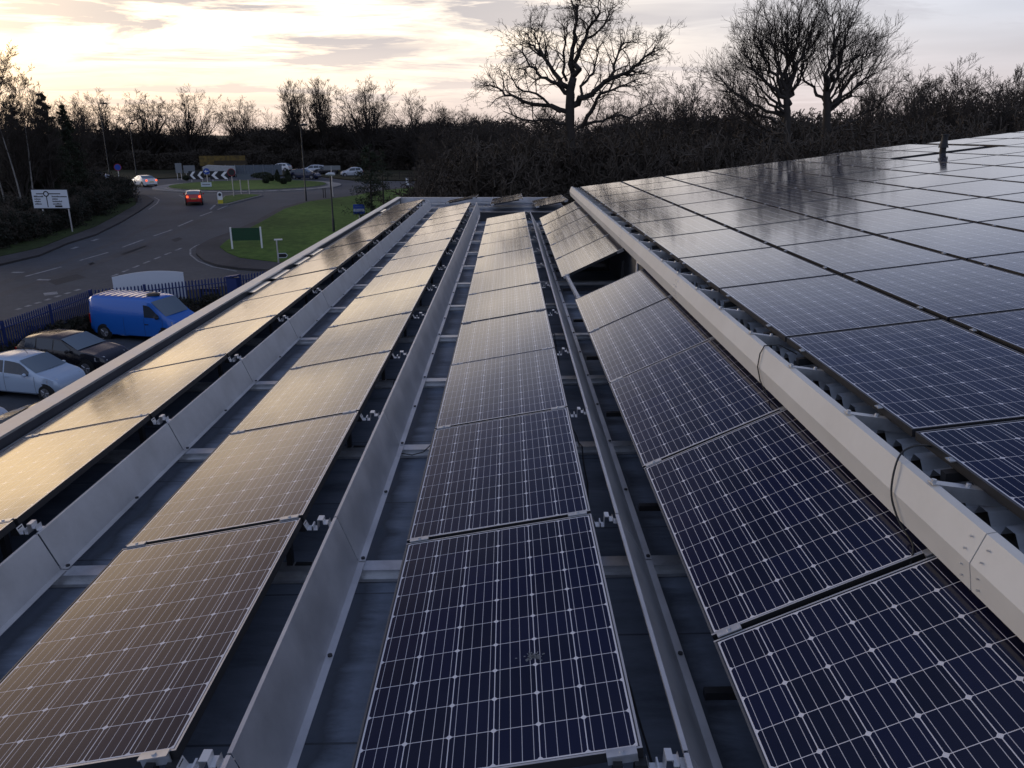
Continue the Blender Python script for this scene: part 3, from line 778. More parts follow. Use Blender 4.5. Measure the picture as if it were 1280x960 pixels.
def car(name, label, cat, kind, m, loc, rz, group=None, roof_m=None, lit=False, detail=True):
    """rz: heading of the nose, radians from +X"""
    c = CARS[kind]; L, W = c['L'], c['W']
    t = thing(name, label, cat, loc, rz, group)
    van = kind == 'van'
    xs_ = sorted(set([round(a, 3) for a, _ in c['top']] + [L * i / 16 for i in range(1, 16)]))
    hw = W / 2
    def plan(x):
        e = abs(x - L / 2) / (L / 2)
        return hw * (1 - 0.20 * e ** 6 - 0.02 * e ** 2)
    def section(x):
        zt = interp(c['top'], x); zb = min(interp(c['belt'], x), zt - 0.02)
        wv = plan(x); cab = max(0.0, min(1.0, (zt - zb) / 0.45))
        rw = wv * ((0.90 if van else 0.76) * cab + 0.93 * (1 - cab))
        zs = 0.20 + (0.14 if x < 0.1 or x > L - 0.1 else 0)
        return [(wv * .90, zs), (wv * .985, zs + .07), (wv, min(.58, (zs + zb) / 2 + .1)), (wv * .975, zb), (rw + (wv * .975 - rw) * .10, zb + (zt - zb) * .86), (rw * .90, zt - (.015 + .015 * cab)), (rw * .5, zt), (0, zt + .008)]
    mb = MB(); n = 0
    for x in xs_:
        s_ = section(x); ring = [(-a, b) for a, b in s_] + [(a, b) for a, b in s_[::-1][1:]]
        mb.v += [(x - L / 2, a, b) for a, b in ring]; n = len(ring)
    for i in range(len(xs_) - 1):
        for j in range(n - 1):
            a = i * n + j
            mb.f.append((a, a + 1, a + n + 1, a + n))
        mb.f.append((i * n + n - 1, i * n, (i + 1) * n, (i + 1) * n + n - 1))
    mb.f.append(tuple(range(n))); mb.f.append(tuple(range((len(xs_) - 1) * n, len(xs_) * n)))
    mb.build('body', m, t, smooth=True)
    def side(x, f, s, off=0.012):
        """point on the side glass: f 0 belt .. 1 roof edge"""
        q = section(x)
        a, b = q[3], q[4]
        return (x - L / 2, s * (a[0] + (b[0] - a[0]) * f + off), a[1] + (b[1] - a[1]) * f)
    # windscreen and rear glass
    def screen(x0, x1, nm, off):
        g_ = MB(); N = 6
        q0, q1 = section(x0), section(x1)
        for i in range(N):
            for a0, a1 in ((i / N, (i + 1) / N),):
                def pt(q, x, f):
                    f2 = 2 * f - 1
                    wv = q[4][0] * .97 if q[3][1] + .05 < q[7][1] else q[5][0] * .98
                    return Vector((x - L / 2 + off[0] - .05 * f2 * f2 * (1 if off[0] > 0 else -1), wv * f2, q[7][1] - .05 * f2 * f2 * 0.5 + off[1]))
                g_.face(pt(q0, x0, a0), pt(q0, x0, a1), pt(q1, x1, a1), pt(q1, x1, a0))
        g_.build(nm, mat('screen_glass', (.14, .18, .22), .06, 0, .7), t, fix=False, smooth=True)  # paler than the side glass: reflected sky put into the base colour
    screen(c['ws'][1] - .02, c['ws'][0] + .03, 'windscreen', (.03, .012))
    if c['rg']: screen(c['rg'][0] + .03, c['rg'][1] - .02, 'rear_window', (-.03, .012))
    # side windows
    for s in (-1, 1):
        if van: spans = [(3.05, 3.80)]
        elif kind in ('hatch', 'mini', 'saloon'):
            a, b = (c['rg'][1] - .02 if kind != 'saloon' else 1.32), c['ws'][1] - .30
            mdl = a + (b - a) * .47
            spans = [(a + .12, mdl - .03), (mdl + .03, b)]
        else:
            a, b = c['rg'][1], c['ws'][1] - .34
            spans = [(a + .10, a + (b - a) * .28), (a + (b - a) * .31, a + (b - a) * .64), (a + (b - a) * .67, b)]
        for a, b in spans:
            w_ = MB(); N = 5
            def fm(x):
                zt, zb = interp(c['top'], x), interp(c['belt'], x)
                return max(0.02, .93 * min(1, (zt - zb - .02) / .38)) if not van else min(.93, max(.08, (zt - zb - .1) / .85 * .93))
            for i in range(N):
                x0, x1 = a + (b - a) * i / N, a + (b - a) * (i + 1) / N
                w_.face(side(x0, .05, s), side(x1, .05, s), side(x1, fm(x1) if not van else min(.80, fm(x1)), s), side(x0, fm(x0) if not van else min(.80, fm(x0)), s))
            w_.build('side_window', M_CGLASS, t, fix=False)
        if detail:
            xm = c['ws'][1] - .38
            q = side(xm, .12, s)
            mm = MB(); mm.tube([(q[0], q[1] + s * .02, q[2]), (q[0] + .02, q[1] + s * .10, q[2] + .02), (q[0] + .02, q[1] + s * .18, q[2] + .02)], [.03, .075, .05], 8)
            mm.build('mirror', M_TRIM if van or kind == 'five' else m, t, smooth=True)
            hm = MB(); hx = (spans[-1][0] + .10) - L / 2
            hm.box(hx - .1, hx + .08, s * (plan(hx + L / 2) + .002) - .012, s * (plan(hx + L / 2) + .002) + .012, .80, .83)
            hm.build('handle', M_TRIM if van else m, t)
    # door shut lines
    if detail:
        dl_ = [1.95, 3.02, 3.95] if van else ([spans[0][0] - .06, (spans[-1][0] + spans[-2][1]) / 2, spans[-1][1] + .22])
        for s in (-1, 1):
            for x in dl_:
                q = section(x); sm = MB()
                P_ = [(q[i][0] + .004, q[i][1]) for i in (1, 2, 3)]
                for (y0_, z0_), (y1_, z1_) in zip(P_, P_[1:]):
                    sm.face((x - L / 2 - .006, s * y0_, z0_), (x - L / 2 + .006, s * y0_, z0_), (x - L / 2 + .006, s * y1_, z1_), (x - L / 2 - .006, s * y1_, z1_))
                sm.build('door_seam', M_TRIM, t, fix=False)
    # wheels with dark arches
    for x in c['wheels']:
        for s in (-1, 1):
            r = c['wr']; yo = plan(x)
            ar = MB(); ar.tube([(x - L / 2, s * (yo - .10), r), (x - L / 2, s * (yo + .004), r)], r + .055, 24)
            ar.build('wheel_arch', M_TRIM, t)
            wh = thing_part('wheel', t)
            ty = MB(); ty.tube([(x - L / 2, s * (yo - .12), r), (x - L / 2, s * (yo - .005), r), (x - L / 2, s * (yo + .012), r)], [r, r, r - .02], 24)
            ty.build('tyre', M_TYRE, wh)
            ri = MB(); ri.tube([(x - L / 2, s * (yo + .010), r), (x - L / 2, s * (yo + .018), r)], r * .62, 16)
            for k in range(5):
                a = 2 * PI * k / 5
                ri.tube([(x - L / 2 + .04 * math.cos(a), s * (yo + .02), r + .04 * math.sin(a)), (x - L / 2 + r * .6 * math.cos(a), s * (yo + .02), r + r * .6 * math.sin(a))], .022, 4)
            ri.build('rim', M_RIM, wh)
    # lamps, plates, bumper strip
    for s in (-1, 1):
        e = plan(L - .12)
        h_ = MB()
        zt = interp(c['top'], L - .28)
        h_.face((L / 2 - .40, s * (plan(L - .4) + .008), zt - .03), (L / 2 - .40, s * (plan(L - .4) + .010), zt - .16), (L / 2 - .08, s * (plan(L - .08) * .98 + .015), .60), (L / 2 - .06, s * e * .72, .62), (L / 2 - .20, s * e * .72, interp(c['top'], L - .2) + .016))
        h_.build('headlight', M_HEAD, t)
        tl = MB(); z0, z1 = (.78, 1.05) if not van else (.75, 1.25)
        tl.box(-L / 2 - .012, -L / 2 + .05, min(s * hw * .58, s * hw * .80) if not van else min(s * hw * .70, s * hw * .80), max(s * hw * .58, s * hw * .80), z0 - .05, z1 - .12)
        tl.build('tail_light', mat('lit_tail', (.5, .02, .01), .3, emit=(1, .10, .03), es=2.2) if lit else M_TAIL, t)
    pl = MB(); pl.box(-L / 2 - .014, -L / 2 + .02, -.26, .26, .58, .69); pl.build('number_plate', mat('yellow_plate', (.45, .36, .06), .5), t)
    bp = MB(); bp.box(-L / 2 + .01, -L / 2 + .08, -hw * .72, hw * .72, .22, .36); bp.box(L / 2 - .10, L / 2 - .015, -hw * .66, hw * .66, .24, .40); bp.build('bumper', M_TRIM, t)
    if roof_m:
        r_ = MB()
        a, b = c['rg'][1] + .02, c['ws'][0] - .02; N = 6
        for i in range(N):
            x0, x1 = a + (b - a) * i / N, a + (b - a) * (i + 1) / N
            p0 = [(x0 - L / 2, y_, z_ + .012) for y_, z_ in ring_top(section(x0))]; p1 = [(x1 - L / 2, y_, z_ + .012) for y_, z_ in ring_top(section(x1))]
            for j in range(len(p0) - 1): r_.face(p0[j], p0[j + 1], p1[j + 1], p1[j])
        r_.build('roof', roof_m, t, fix=False, smooth=True)
    return t
def ring_top(s): return [(-a * 1.01, b) for a, b in s[4:]] + [(a * 1.01, b) for a, b in s[4:][::-1][1:]]
def thing_part(name, parent):
    o = bpy.data.objects.new(name, None); COL.objects.link(o); o.parent = parent; o.empty_display_size = .1
    return o
def paint(name, col, rough=.25, metal=.0): return mat(name, col, rough, metal, .5, coat=.6)
P_BLUE = paint('van_blue', (0.018, 0.13, 0.50)); P_ICE = paint('ice_blue', (0.42, 0.52, 0.66), .3, .1); P_BLK = paint('car_black', (0.010, 0.010, 0.014))
P_WHT = paint('car_white', (0.72, 0.72, 0.74)); P_RED = paint('car_red', (0.42, 0.012, 0.010)); P_SIL = paint('car_silver', (0.50, 0.53, 0.60), .3, .2); P_NAVY = paint('car_navy', (0.014, 0.018, 0.045))
def onG(u, v, lift=0.03): p = G(u, v); return Vector((p.x, p.y, p.z + lift))
def place(u, v, along, rz):
    """car centre, so that the ground under its near side middle is at pixel (u, v)"""
    p = onG(u, v); return p
NOSE = R(-14)
van = car('van', 'blue panel van with pale glossy roof parked beside the blue fence', 'van', 'van', P_BLUE, onG(186, 421), NOSE)
vr = MB(); vr.tube([(0.55, 0.0, 1.965), (0.55, 0.0, 2.03), (0.55, 0.0, 2.06)], [.30, .28, .18], 20); vr.build('roof_vent', M_TRIM, van, smooth=True)
rr = MB()
for k in range(9): rr.box(-2.1 + k * .32, -2.04 + k * .32, -.66, .66, 1.968, 1.985)
rr.build('roof_ribs', paint('van_roof', (0.30, 0.36, 0.55)), van)
car('car', 'black hatchback with roof rails parked between the blue van and the pale blue car', 'car', 'five', P_BLK, onG(96, 461), NOSE)
ice = car('car', 'pale ice blue small hatchback parked nearest the roof edge', 'car', 'hatch', P_ICE, onG(46, 491), NOSE)
an = MB(); an.tube([(-.05, .0, 1.46), (-.32, .0, 1.72)], .008, 6); an.build('aerial', M_BLACK, ice)
car('car', 'dark car with red tail lamp half hidden by the roof edge at lower left', 'car', 'five', P_BLK, onG(70, 556), NOSE + PI)
car('car', 'silver bonnet of a parked car cut off by the left frame edge', 'car', 'hatch', P_SIL, onG(-58, 548), NOSE)
car('car', 'white saloon with lit tail lamps entering the roundabout', 'car', 'saloon', P_WHT, onG(181, 233), R(136), lit=True)
car('car', 'red hatchback with white roof and brake lights on, approaching the roundabout', 'car', 'mini', P_RED, onG(243.5, 255), R(110), roof_m=P_WHT, lit=True)
car('car', 'dark estate car passing behind the roundabout bushes', 'car', 'estate', P_NAVY, onG(382, 224), R(-12))
car('car', 'silver people carrier parked beyond the dark estate car', 'car', 'estate', P_SIL, onG(391, 217.5), R(190))
car('car', 'pale car parked far beyond the roundabout shrubs', 'car', 'five', P_WHT, onG(350, 214.5), R(170))
car('car', 'silver hatchback parked at the far verge right of the lamp posts', 'car', 'hatch', P_SIL, onG(440, 221), R(200))
car('car', 'dark car parked left of the silver hatchback on the far verge', 'car', 'five', P_BLK, onG(408, 218.5), R(185))
car('car', 'silver car half hidden behind the dark left hedge', 'car', 'five', P_SIL, onG(120, 226), R(-15))

# ================================================================== FENCE, SIGNS, LAMPS
M_FBLUE = mat('fence_blue', (0.014, 0.030, 0.13), .5)
def fence(pts, label, h=1.8):
    t = thing('fence', label, 'fence', pts[0])
    o = Vector(pts[0]); pm, rm = MB(), MB()
    for a, b in zip(pts, pts[1:]):
        a, b = Vector(a) - o, Vector(b) - o
        L = (b - a).length; d = (b - a) / L
        n = int(L / .155); nm = Vector((-d.y, d.x, 0)).normalized()
        for i in range(n):
            p = a + d * (L * i / n)
            q = p + d * .07
            pm.v += [tuple(v) for v in (p, q, q + Vector((0, 0, h - .06)), (p + q) / 2 + Vector((0, 0, h)), p + Vector((0, 0, h - .06)))]
            k = len(pm.v) - 5
            pm.v += [tuple(Vector(v) + nm * .02) for v in pm.v[k:k + 5]]
            pm.f += [(k, k + 1, k + 2, k + 3, k + 4), (k + 9, k + 8, k + 7, k + 6, k + 5)] + [(k + j, k + 5 + j, k + 5 + (j + 1) % 5, k + (j + 1) % 5) for j in range(5)]
        for zz in (.35, h - .30):
            rm.tube([a + Vector((0, 0, zz)) - nm * .02, b + Vector((0, 0, zz)) - nm * .02], .025, 4)
        m_ = int(L / 2.75)
        for i in range(m_ + 1):
            p = a + d * (L * i / max(1, m_)) - nm * .06
            pb = MB(); pb.box(p.x - .05, p.x + .05, p.y - .05, p.y + .05, p.z - .1, p.z + h + .03); pb.build('post', M_FBLUE, t)
    pm.build('pales', M_FBLUE, t, fix=False); rm.build('rail', M_FBLUE, t)
def fpt(u, v, h=1.8):
    d = ray(u, v); t0, t1 = 1, 300
    for _ in range(50):
        tt = (t0 + t1) / 2
        if d.z * tt < zg(d.y * tt) + h: t1 = tt
        else: t0 = tt
    p = d * t1; return (p.x, p.y, zg(p.y))
fence([fpt(-60, 424), fpt(0, 402), fpt(110, 363)], 'blue palisade fence running from the left edge towards the van')
fence([fpt(113, 362), fpt(180, 356), fpt(283, 345.5)], 'blue palisade fence behind the blue van')
fence([fpt(299, 343.5), fpt(345, 336)], 'short blue palisade fence right of the blue gate cabinet')
p = fpt(291, 347, 2.0)
t = thing('gate_cabinet', 'solid blue gate pier between two runs of palisade fence', 'gate pier', p, R(-10))
mb = MB(); mb.box(-.28, .28, -.2, .2, -.1, 2.0); mb.build('box', M_FBLUE, t, bevel=.02)
mb = MB(); mb.prism([(-.32, 2.0), (.32, 2.08), (.32, 2.16), (-.32, 2.06)], -.23, .23, 'y'); mb.build('cap', M_FBLUE, t)
a = Vector(fpt(262, 362, 1.1))
mb = MB(); mb.box(-.55, .55, -.05, .05, .98, 1.16).box(-.48, -.40, -.04, .04, 0, .98).box(.40, .48, -.04, .04, 0, .98)
o = mb.build('barrier', M_DARKM); o.location = a; tag(o, 'low dark barrier bar in front of the fence beside the blue gate pier', 'barrier')
# white board beyond the fence
a, b = Vector(fpt(127, 352, 2.3)), Vector(fpt(214, 347, 2.3))
a.y += 2.2; b.y += 2.2; a.x -= .6; b.x -= .3
L = (b - a).length
t = thing('sign_board', 'large blank white board with a curved top behind the blue fence', 'sign', a, math.atan2(b.y - a.y, b.x - a.x))
mb = MB(); mb.prism([(0, .5)] + [(L * i / 10, 2.05 + .28 * math.sin(PI * (i / 10 * .75 + .08))) for i in range(11)] + [(L, .5)], -.04, .04, 'y'); mb.build('board', mat('board_white', (.62, .66, .72), .5), t)
for x in (.3, L - .3):
    mb = MB(); mb.box(x - .04, x + .04, .04, .12, -.1, 1.9); mb.build('post', M_GALV, t)

def post(parent, x, y, h, r=.045, m=None, name='post'):
    mb = MB(); mb.tube([(x, y, -.1), (x, y, h)], r, 8); return mb.build(name, m or M_GALV, parent, smooth=True)
def facing(p): return math.atan2(p.x, -p.y) * 0 + math.atan2(-p.x, p.y)       # turn local -Y towards the camera
# green board on white posts
a, b = G(291, 314), G(328, 313)
L = (b - a).length
t = thing('sign_board', 'plain dark green board on two white posts on the grass verge', 'sign', a, math.atan2(b.y - a.y, b.x - a.x))
for x in (0, L): 
    mb = MB(); mb.box(x - .055, x + .055, -.055, .055, -.1, 1.72); mb.build('post', M_WHITE, t)
mb = MB(); mb.box(.055, L - .055, -.02, .02, .75, 1.66); mb.build('board', mat('board_green', (.008, .055, .022), .6, var=.15), t)

# direction sign, left
M_SIGNB = mat('sign_black', (.012, .012, .014), .6); M_SIGNW = mat('sign_white', (.62, .66, .72), .5); M_SBLUE = mat('sign_blue', (.012, .06, .36), .5)
a, b = G(59, 292), G(91, 292)
L = (b - a).length
t = thing('direction_sign', 'white roundabout direction sign with black map symbol on two grey posts', 'road sign', a, math.atan2(b.y - a.y, b.x - a.x))
sc_ = L / 32.0            # metres per photo pixel here
for x in (0, L): post(t, x, 0, 50 * sc_, .06)
zb = 33 * sc_ * .95; Wb, Hb = 44 * sc_, 22 * sc_
xl = -9.5 * sc_
mb = MB(); mb.box(xl - .06, xl + Wb + .06, -.09, -.03, zb - .06, zb + Hb + .06); mb.build('border', M_SIGNB, t)
mb = MB(); mb.box(xl, xl + Wb, -.10, -.09, zb, zb + Hb); mb.build('board', M_SIGNW, t)
mb = MB()
def sx(f): return xl + Wb * f
def sz(f): return zb + Hb * f
cxr, czr, rr_ = sx(.40), sz(.78), Hb * .16
for i in range(20):
    if i == 15: pass
    a0, a1 = 2 * PI * i / 20, 2 * PI * (i + 1) / 20
    mb.face(*[(cxr + q * math.cos(w_), -.106, czr + q * math.sin(w_)) for q, w_ in ((rr_ * .62, a0), (rr_, a0), (rr_, a1), (rr_ * .62, a1))])
mb.box(sx(.12), cxr - rr_ * .9, -.106, -.101, czr - Hb * .02, czr + Hb * .03)
mb.box(cxr + rr_ * .9, sx(.80), -.106, -.101, czr - Hb * .02, czr + Hb * .03)
mb.box(cxr - Wb * .012, cxr + Wb * .012, -.106, -.101, sz(.05), czr - rr_ * .9)
rng = random.Random(5)
for fx, words in ((.05, [.26, .17, .15, .19]), (.55, [.40, .16, .26, .22])):
    for i, ww in enumerate(words):
        z0 = sz(.60 - .135 * i); x = sx(fx)
        while x < sx(fx + ww):
            lw = Wb * rng.uniform(.014, .022)
            mb.box(x, x + lw, -.106, -.101, z0, z0 + Hb * rng.choice((.055, .06, .085)))
            x += lw + Wb * .006
mb.box(sx(.60), sx(.80), -.106, -.101, sz(.05), sz(.15))
mb.build('lettering', M_SIGNB, t, fix=False)

# chevron boards on the roundabout
def chev(u0, u1, v, n, label):
    p0 = G(u0, v); p1 = G(u1, v); L = (p1 - p0).length
    t = thing('chevron_sign', label, 'road sign', p0, math.atan2(p1.y - p0.y, p1.x - p0.x), 'chevron boards on the roundabout')
    h = 1.15; z0 = .35
    mb = MB(); mb.box(0, L, -.03, .03, z0, z0 + h); mb.build('board', M_SIGNB, t)
    for x in (.3, L - .3): post(t, x, .08, z0 + h, .05)
    mb = MB(); w_ = L / n
    for i in range(n):
        x = i * w_ + w_ * .15; zc = z0 + h / 2; th = w_ * .34; dx = w_ * .42
        mb.face((x, -.036, zc), (x + dx, -.036, z0 + h * .95), (x + dx + th, -.036, z0 + h * .95), (x + th, -.036, zc))
        mb.face((x, -.036, zc), (x + th, -.036, zc), (x + dx + th, -.036, z0 + h * .05), (x + dx, -.036, z0 + h * .05))
    mb.build('chevrons', M_WHITE, t, fix=False)
chev(237, 256, 227.5, 2, 'left black board with two white chevrons on the roundabout')
chev(263.5, 287, 227.5, 2, 'right black board with two white chevrons on the roundabout')
def roundel(u, vbase, h, r, label, blue=True, arrow=True, plate=None):
    p = G(u, vbase); t = thing('round_sign', label, 'road sign', p, facing(p))
    post(t, 0, .05, h + r * .7, .045)
    mb = MB(); mb.tube([(0, -.02, h), (0, .01, h)], r, 24); mb.build('disc', M_SBLUE if blue else M_DARKM, t)
    if arrow:
        mb = MB(); mb.box(-r * .5, r * .6, -.026, -.021, h - r * .12, h + r * .12); mb.face((-r * .75, -.026, h), (-r * .1, -.026, h - r * .5), (-r * .1, -.026, h + r * .5)); mb.build('arrow', M_WHITE, t, fix=False)
    else:
        mb = MB()
        for i in range(24):
            a0, a1 = 2 * PI * i / 24, 2 * PI * (i + 1) / 24
            mb.face(*[(q * math.cos(w_), -.025, h + q * math.sin(w_)) for q, w_ in ((r * .82, a0), (r, a0), (r, a1), (r * .82, a1))])
        mb.build('rim', mat('sign_red', (.25, .02, .03), .5), t, fix=False)
    return t
roundel(260, 231, 1.75, .40, 'blue round sign with white arrow between the chevron boards')
roundel(292.5, 247, 2.7, .42, 'dark round sign on a tall post at the splitter island', blue=False, arrow=False)
roundel(149.5, 226, 1.9, .50, 'blue and red round sign beside the road behind the white saloon', blue=True, arrow=False)
p = G(258.5, 236); t = thing('name_plate', 'small white plate sign standing low on the roundabout edge', 'sign', p, facing(p))
mb = MB(); mb.box(-.62, .62, -.02, .02, .25, .80); mb.build('plate', M_SIGNW, t)
mb = MB()
for i in range(7): mb.box(-.45 + i * .13, -.36 + i * .13, -.026, -.021, .47, .58)
mb.build('lettering', M_SIGNB, t, fix=False)
for x in (-.45, .45): post(t, x, .05, .7, .03)
def backsign(u, v, h0, w_, hh, label, col=None, posts=2):
    p = G(u, v); t = thing('road_sign', label, 'road sign', p, facing(p))
    mb = MB(); mb.box(-w_ / 2, w_ / 2, -.03, .0, h0, h0 + hh); mb.build('panel', col or mat('sign_back', (.12, .14, .16), .6), t)
    for x in ((-w_ * .3, w_ * .3) if posts == 2 else (0,)): post(t, x, .05, h0 + hh * .9, .045)
backsign(307, 244.5, 1.75, 1.45, .62, 'grey back of a road sign on two posts on the splitter island')
backsign(225, 225, 1.0, .9, 1.4, 'pale framed sign standing left of the roundabout chevrons', mat('dull_sign', (.20, .21, .22), .6))
backsign(238, 224, .9, 1.6, 1.1, 'wide pale sign behind the left chevron board', mat('dull_sign', (.20, .21, .22), .6))
# hoardings and diggers' boards far behind
p = G(281, 219.5)
t = thing('hoarding', 'long yellow hoarding beyond the roundabout', 'hoarding', p, facing(p))
mb = MB(); mb.box(-3.6, 3.4, -.05, .05, 1.6, 3.1); mb.build('board', mat('hoarding_yellow', (.12, .075, .010), .6, var=.7, vscale=1.6), t)
mb = MB(); mb.box(-1.4, 3.6, -.06, -.051, 1.65, 2.35); mb.build('dark_band', mat('band_dark', (.05, .035, .02), .8, var=.4, vscale=1.5), t)
for x in (-3.4, -1.2, 1.2, 3.3): post(t, x, .1, 3.1, .05, M_DARKM)
p = G(318, 220.5)
t = thing('hoarding', 'blue grey panel hoarding behind the roundabout shrubs', 'hoarding', p, facing(p))
for i in range(6):
    mb = MB(); mb.box(-4.2 + i * 1.42, -2.84 + i * 1.42, -.03, .03, .2, 1.75); mb.build('board', mat('hoarding_grey', (.10, .12, .145), .6, var=.3), t)
for i in range(7): post(t, -4.23 + i * 1.42, .06, 1.8, .04)
p = G(275, 221.5); t = thing('trailer', 'low white roofed trailer behind the right chevron board', 'trailer', p, facing(p))
mb = MB(); mb.prism([(-2.4, .5), (-2.4, 1.55), (-1.6, 1.85), (2.4, 1.6), (2.4, .5)], -.9, .9, 'y'); mb.build('body', mat('trailer_white', (.4, .4, .4), .5, var=.2), t)
for x in (-1, 1):
    mb = MB(); mb.tube([(x, -.95, .33), (x, -.75, .33)], .33, 16); mb.build('wheel', M_TYRE, t)
# keep-left bollard
p = G(276, 256); t = thing('bollard', 'white and yellow keep left bollard on the splitter island tip', 'bollard', Vector((p.x, p.y, p.z + .13)), facing(p))
mb = MB(); mb.prism([(-.24, .38), (-.24, .95), (-.17, 1.12), (0, 1.18), (.17, 1.12), (.24, .95), (.24, .38)], -.13, .13, 'y'); mb.build('head', M_WHITE, t)
mb = MB(); mb.box(-.25, .25, -.14, .14, 0, .38); mb.build('base', mat('bollard_yellow', (.55, .45, .03), .5), t)
mb = MB(); mb.tube([(0, -.135, .90), (0, -.139, .90)], .15, 20); mb.build('disc', M_SIGNB, t)
p = G(159, 246.5); t = thing('marker_post', 'short dark marker post at the end of the left hedge', 'post', p, facing(p))
mb = MB(); mb.box(-.09, .09, -.07, .07, 0, 1.05); mb.build('shaft', M_TRIM, t)
mb = MB(); mb.box(-.06, .06, -.076, -.071, .72, .95); mb.build('reflector', M_SIGNW, t)
# street lamps
M_POLE = mat('lamp_pole', (.022, .023, .025), .5, .2)
def lamp(u, v0, v1, label, arm=0.0, head=True, lit=False):
    p = G(u, v0)
    d = ray(u, v1); hz = d.z * (p.y / d.y) - p.z
    t = thing('street_lamp', label, 'street lamp', p, 0, 'street lamps round the junction')
    mb = MB(); mb.tube([(0, 0, -.1), (0, 0, 1.2), (0, 0, 1.25), (0, 0, hz)], [.10, .10, .07, .05], 10); mb.build('pole', M_POLE, t, smooth=True)
    if arm:
        mb = MB(); mb.tube([(0, 0, hz), (arm * .5, 0, hz + .06), (arm, 0, hz + .06)], .035, 6); mb.build('arm', M_POLE, t)
    if head:
        x = arm
        mb = MB(); mb.tube([(x - .35, 0, hz + .05), (x - .1, 0, hz + .09), (x + .25, 0, hz + .09), (x + .40, 0, hz + .04)], [.05, .13, .13, .06], 8); mb.build('lamp_head', mat('lamp_shell', (.55, .56, .58), .4) if lit else M_POLE, t, smooth=True)
lamp(417.5, 292, 219, 'shorter street lamp with pale head on the grass verge', lit=True)
lamp(383, 252.5, 157, 'tall dark street lamp at the road edge beside the roundabout', arm=.3)
lamp(137.5, 221, 130, 'tall dark street lamp left of the white saloon', arm=.9)
lamp(171, 221, 155, 'dark street lamp post just behind the white saloon', arm=.3)
p = G(417.5, 246); t = thing('road_sign', 'grey framed sign on tall posts at the right road exit', 'road sign', p, facing(p))
post(t, -.1, 0, 3.3, .05, M_GALV); mb = MB(); mb.box(-.9, .9, -.04, 0, 2.9, 3.35); mb.build('panel', mat('dull_sign', (.20, .21, .22), .6), t)
for i, u in enumerate((404.5, 407)):
    p = G(u, 247.5); t = thing('marker_post', '%s slim dark post of the pair at the verge corner' % ('left', 'right')[i], 'post', p); post(t, 0, 0, 1.0, .05, M_POLE, 'shaft')
    mb = MB(); mb.tube([(0, 0, 1.0), (0, 0, 1.04)], .06, 8); mb.build('cap', M_POLE, t)
p = G(509.5, 232); t = thing('marker_post', 'small white post beside the far exit road', 'post', p, facing(p))
mb = MB(); mb.box(-.2, .2, -.05, .05, .1, 1.0); mb.build('shaft', M_WHITE, t)
mb = MB(); mb.box(-.1, .1, -.056, -.051, .55, .75); mb.build('band', M_SIGNB, t)
# blue sign near roof edge
p = G(450, 283); t = thing('sign_board', 'small blue sign with a white lettered band on the verge by the roof edge', 'sign', p, facing(p))
s_ = (G(457, 283) - G(443, 283)).length / 14
mb = MB(); mb.box(-7 * s_, 7 * s_, -.03, .03, 15 * s_, 27 * s_); mb.build('board', M_SBLUE, t)
mb = MB(); mb.box(-6.5 * s_, 6.5 * s_, -.037, -.032, 18.5 * s_, 21.5 * s_); mb.build('band', M_SIGNW, t)
mb = MB()
for i in range(9): mb.box((-5.4 + i * 1.2) * s_, (-4.7 + i * 1.2) * s_, -.043, -.038, 19.2 * s_, 20.8 * s_); mb.box((-4.6 + i * 1.0) * s_, (-4 + i * 1.0) * s_, -.037, -.032, 23.4 * s_, 24.8 * s_)
mb.build('lettering', mat('sign_text', (.10, .14, .30), .5), t, fix=False)
post(t, 0, .06, 20 * s_, .05)
# finger sign
p = G(348.5, 331); t = thing('finger_sign', 'grey post with a pale top bar and a dark pointed finger sign on the verge', 'road sign', p, facing(p))
s_ = (G(355, 331) - G(345, 331)).length / 10
post(t, 0, 0, 31 * s_, .05); 
mb = MB(); mb.box(-3 * s_, 7 * s_, -.06, .06, 30.5 * s_, 32 * s_); mb.build('top_bar', M_WHITE, t)
mb = MB(); mb.prism([(.5 * s_, 8.5 * s_), (9.5 * s_, 8.5 * s_), (12 * s_, 11.5 * s_), (9.5 * s_, 14.5 * s_), (.5 * s_, 14.5 * s_)], -.055, -.035, 'y'); mb.build('border', M_SIGNW, t)
mb = MB(); mb.prism([(1 * s_, 9.3 * s_), (9.2 * s_, 9.3 * s_), (11 * s_, 11.5 * s_), (9.2 * s_, 13.7 * s_), (1 * s_, 13.7 * s_)], -.062, -.0555, 'y'); mb.build('finger', M_SIGNB, t)
# rail fence by the far exit
p0, p1 = G(470, 224.5), G(545, 225.5)
t = thing('rail_fence', 'low post and rail fence along the far exit road', 'fence', p0)
d = p1 - p0
mb = MB()
for z in (.55, 1.0): mb.tube([Vector((0, 0, z)), d + Vector((0, 0, z))], .04, 4)
mb.build('rail', M_BARK, t)
for i in range(6):
    q = d * (i / 5); mb = MB(); mb.box(q.x - .06, q.x + .06, q.y - .06, q.y + .06, q.z - .1, q.z + 1.15); mb.build('post', M_BARK, t)

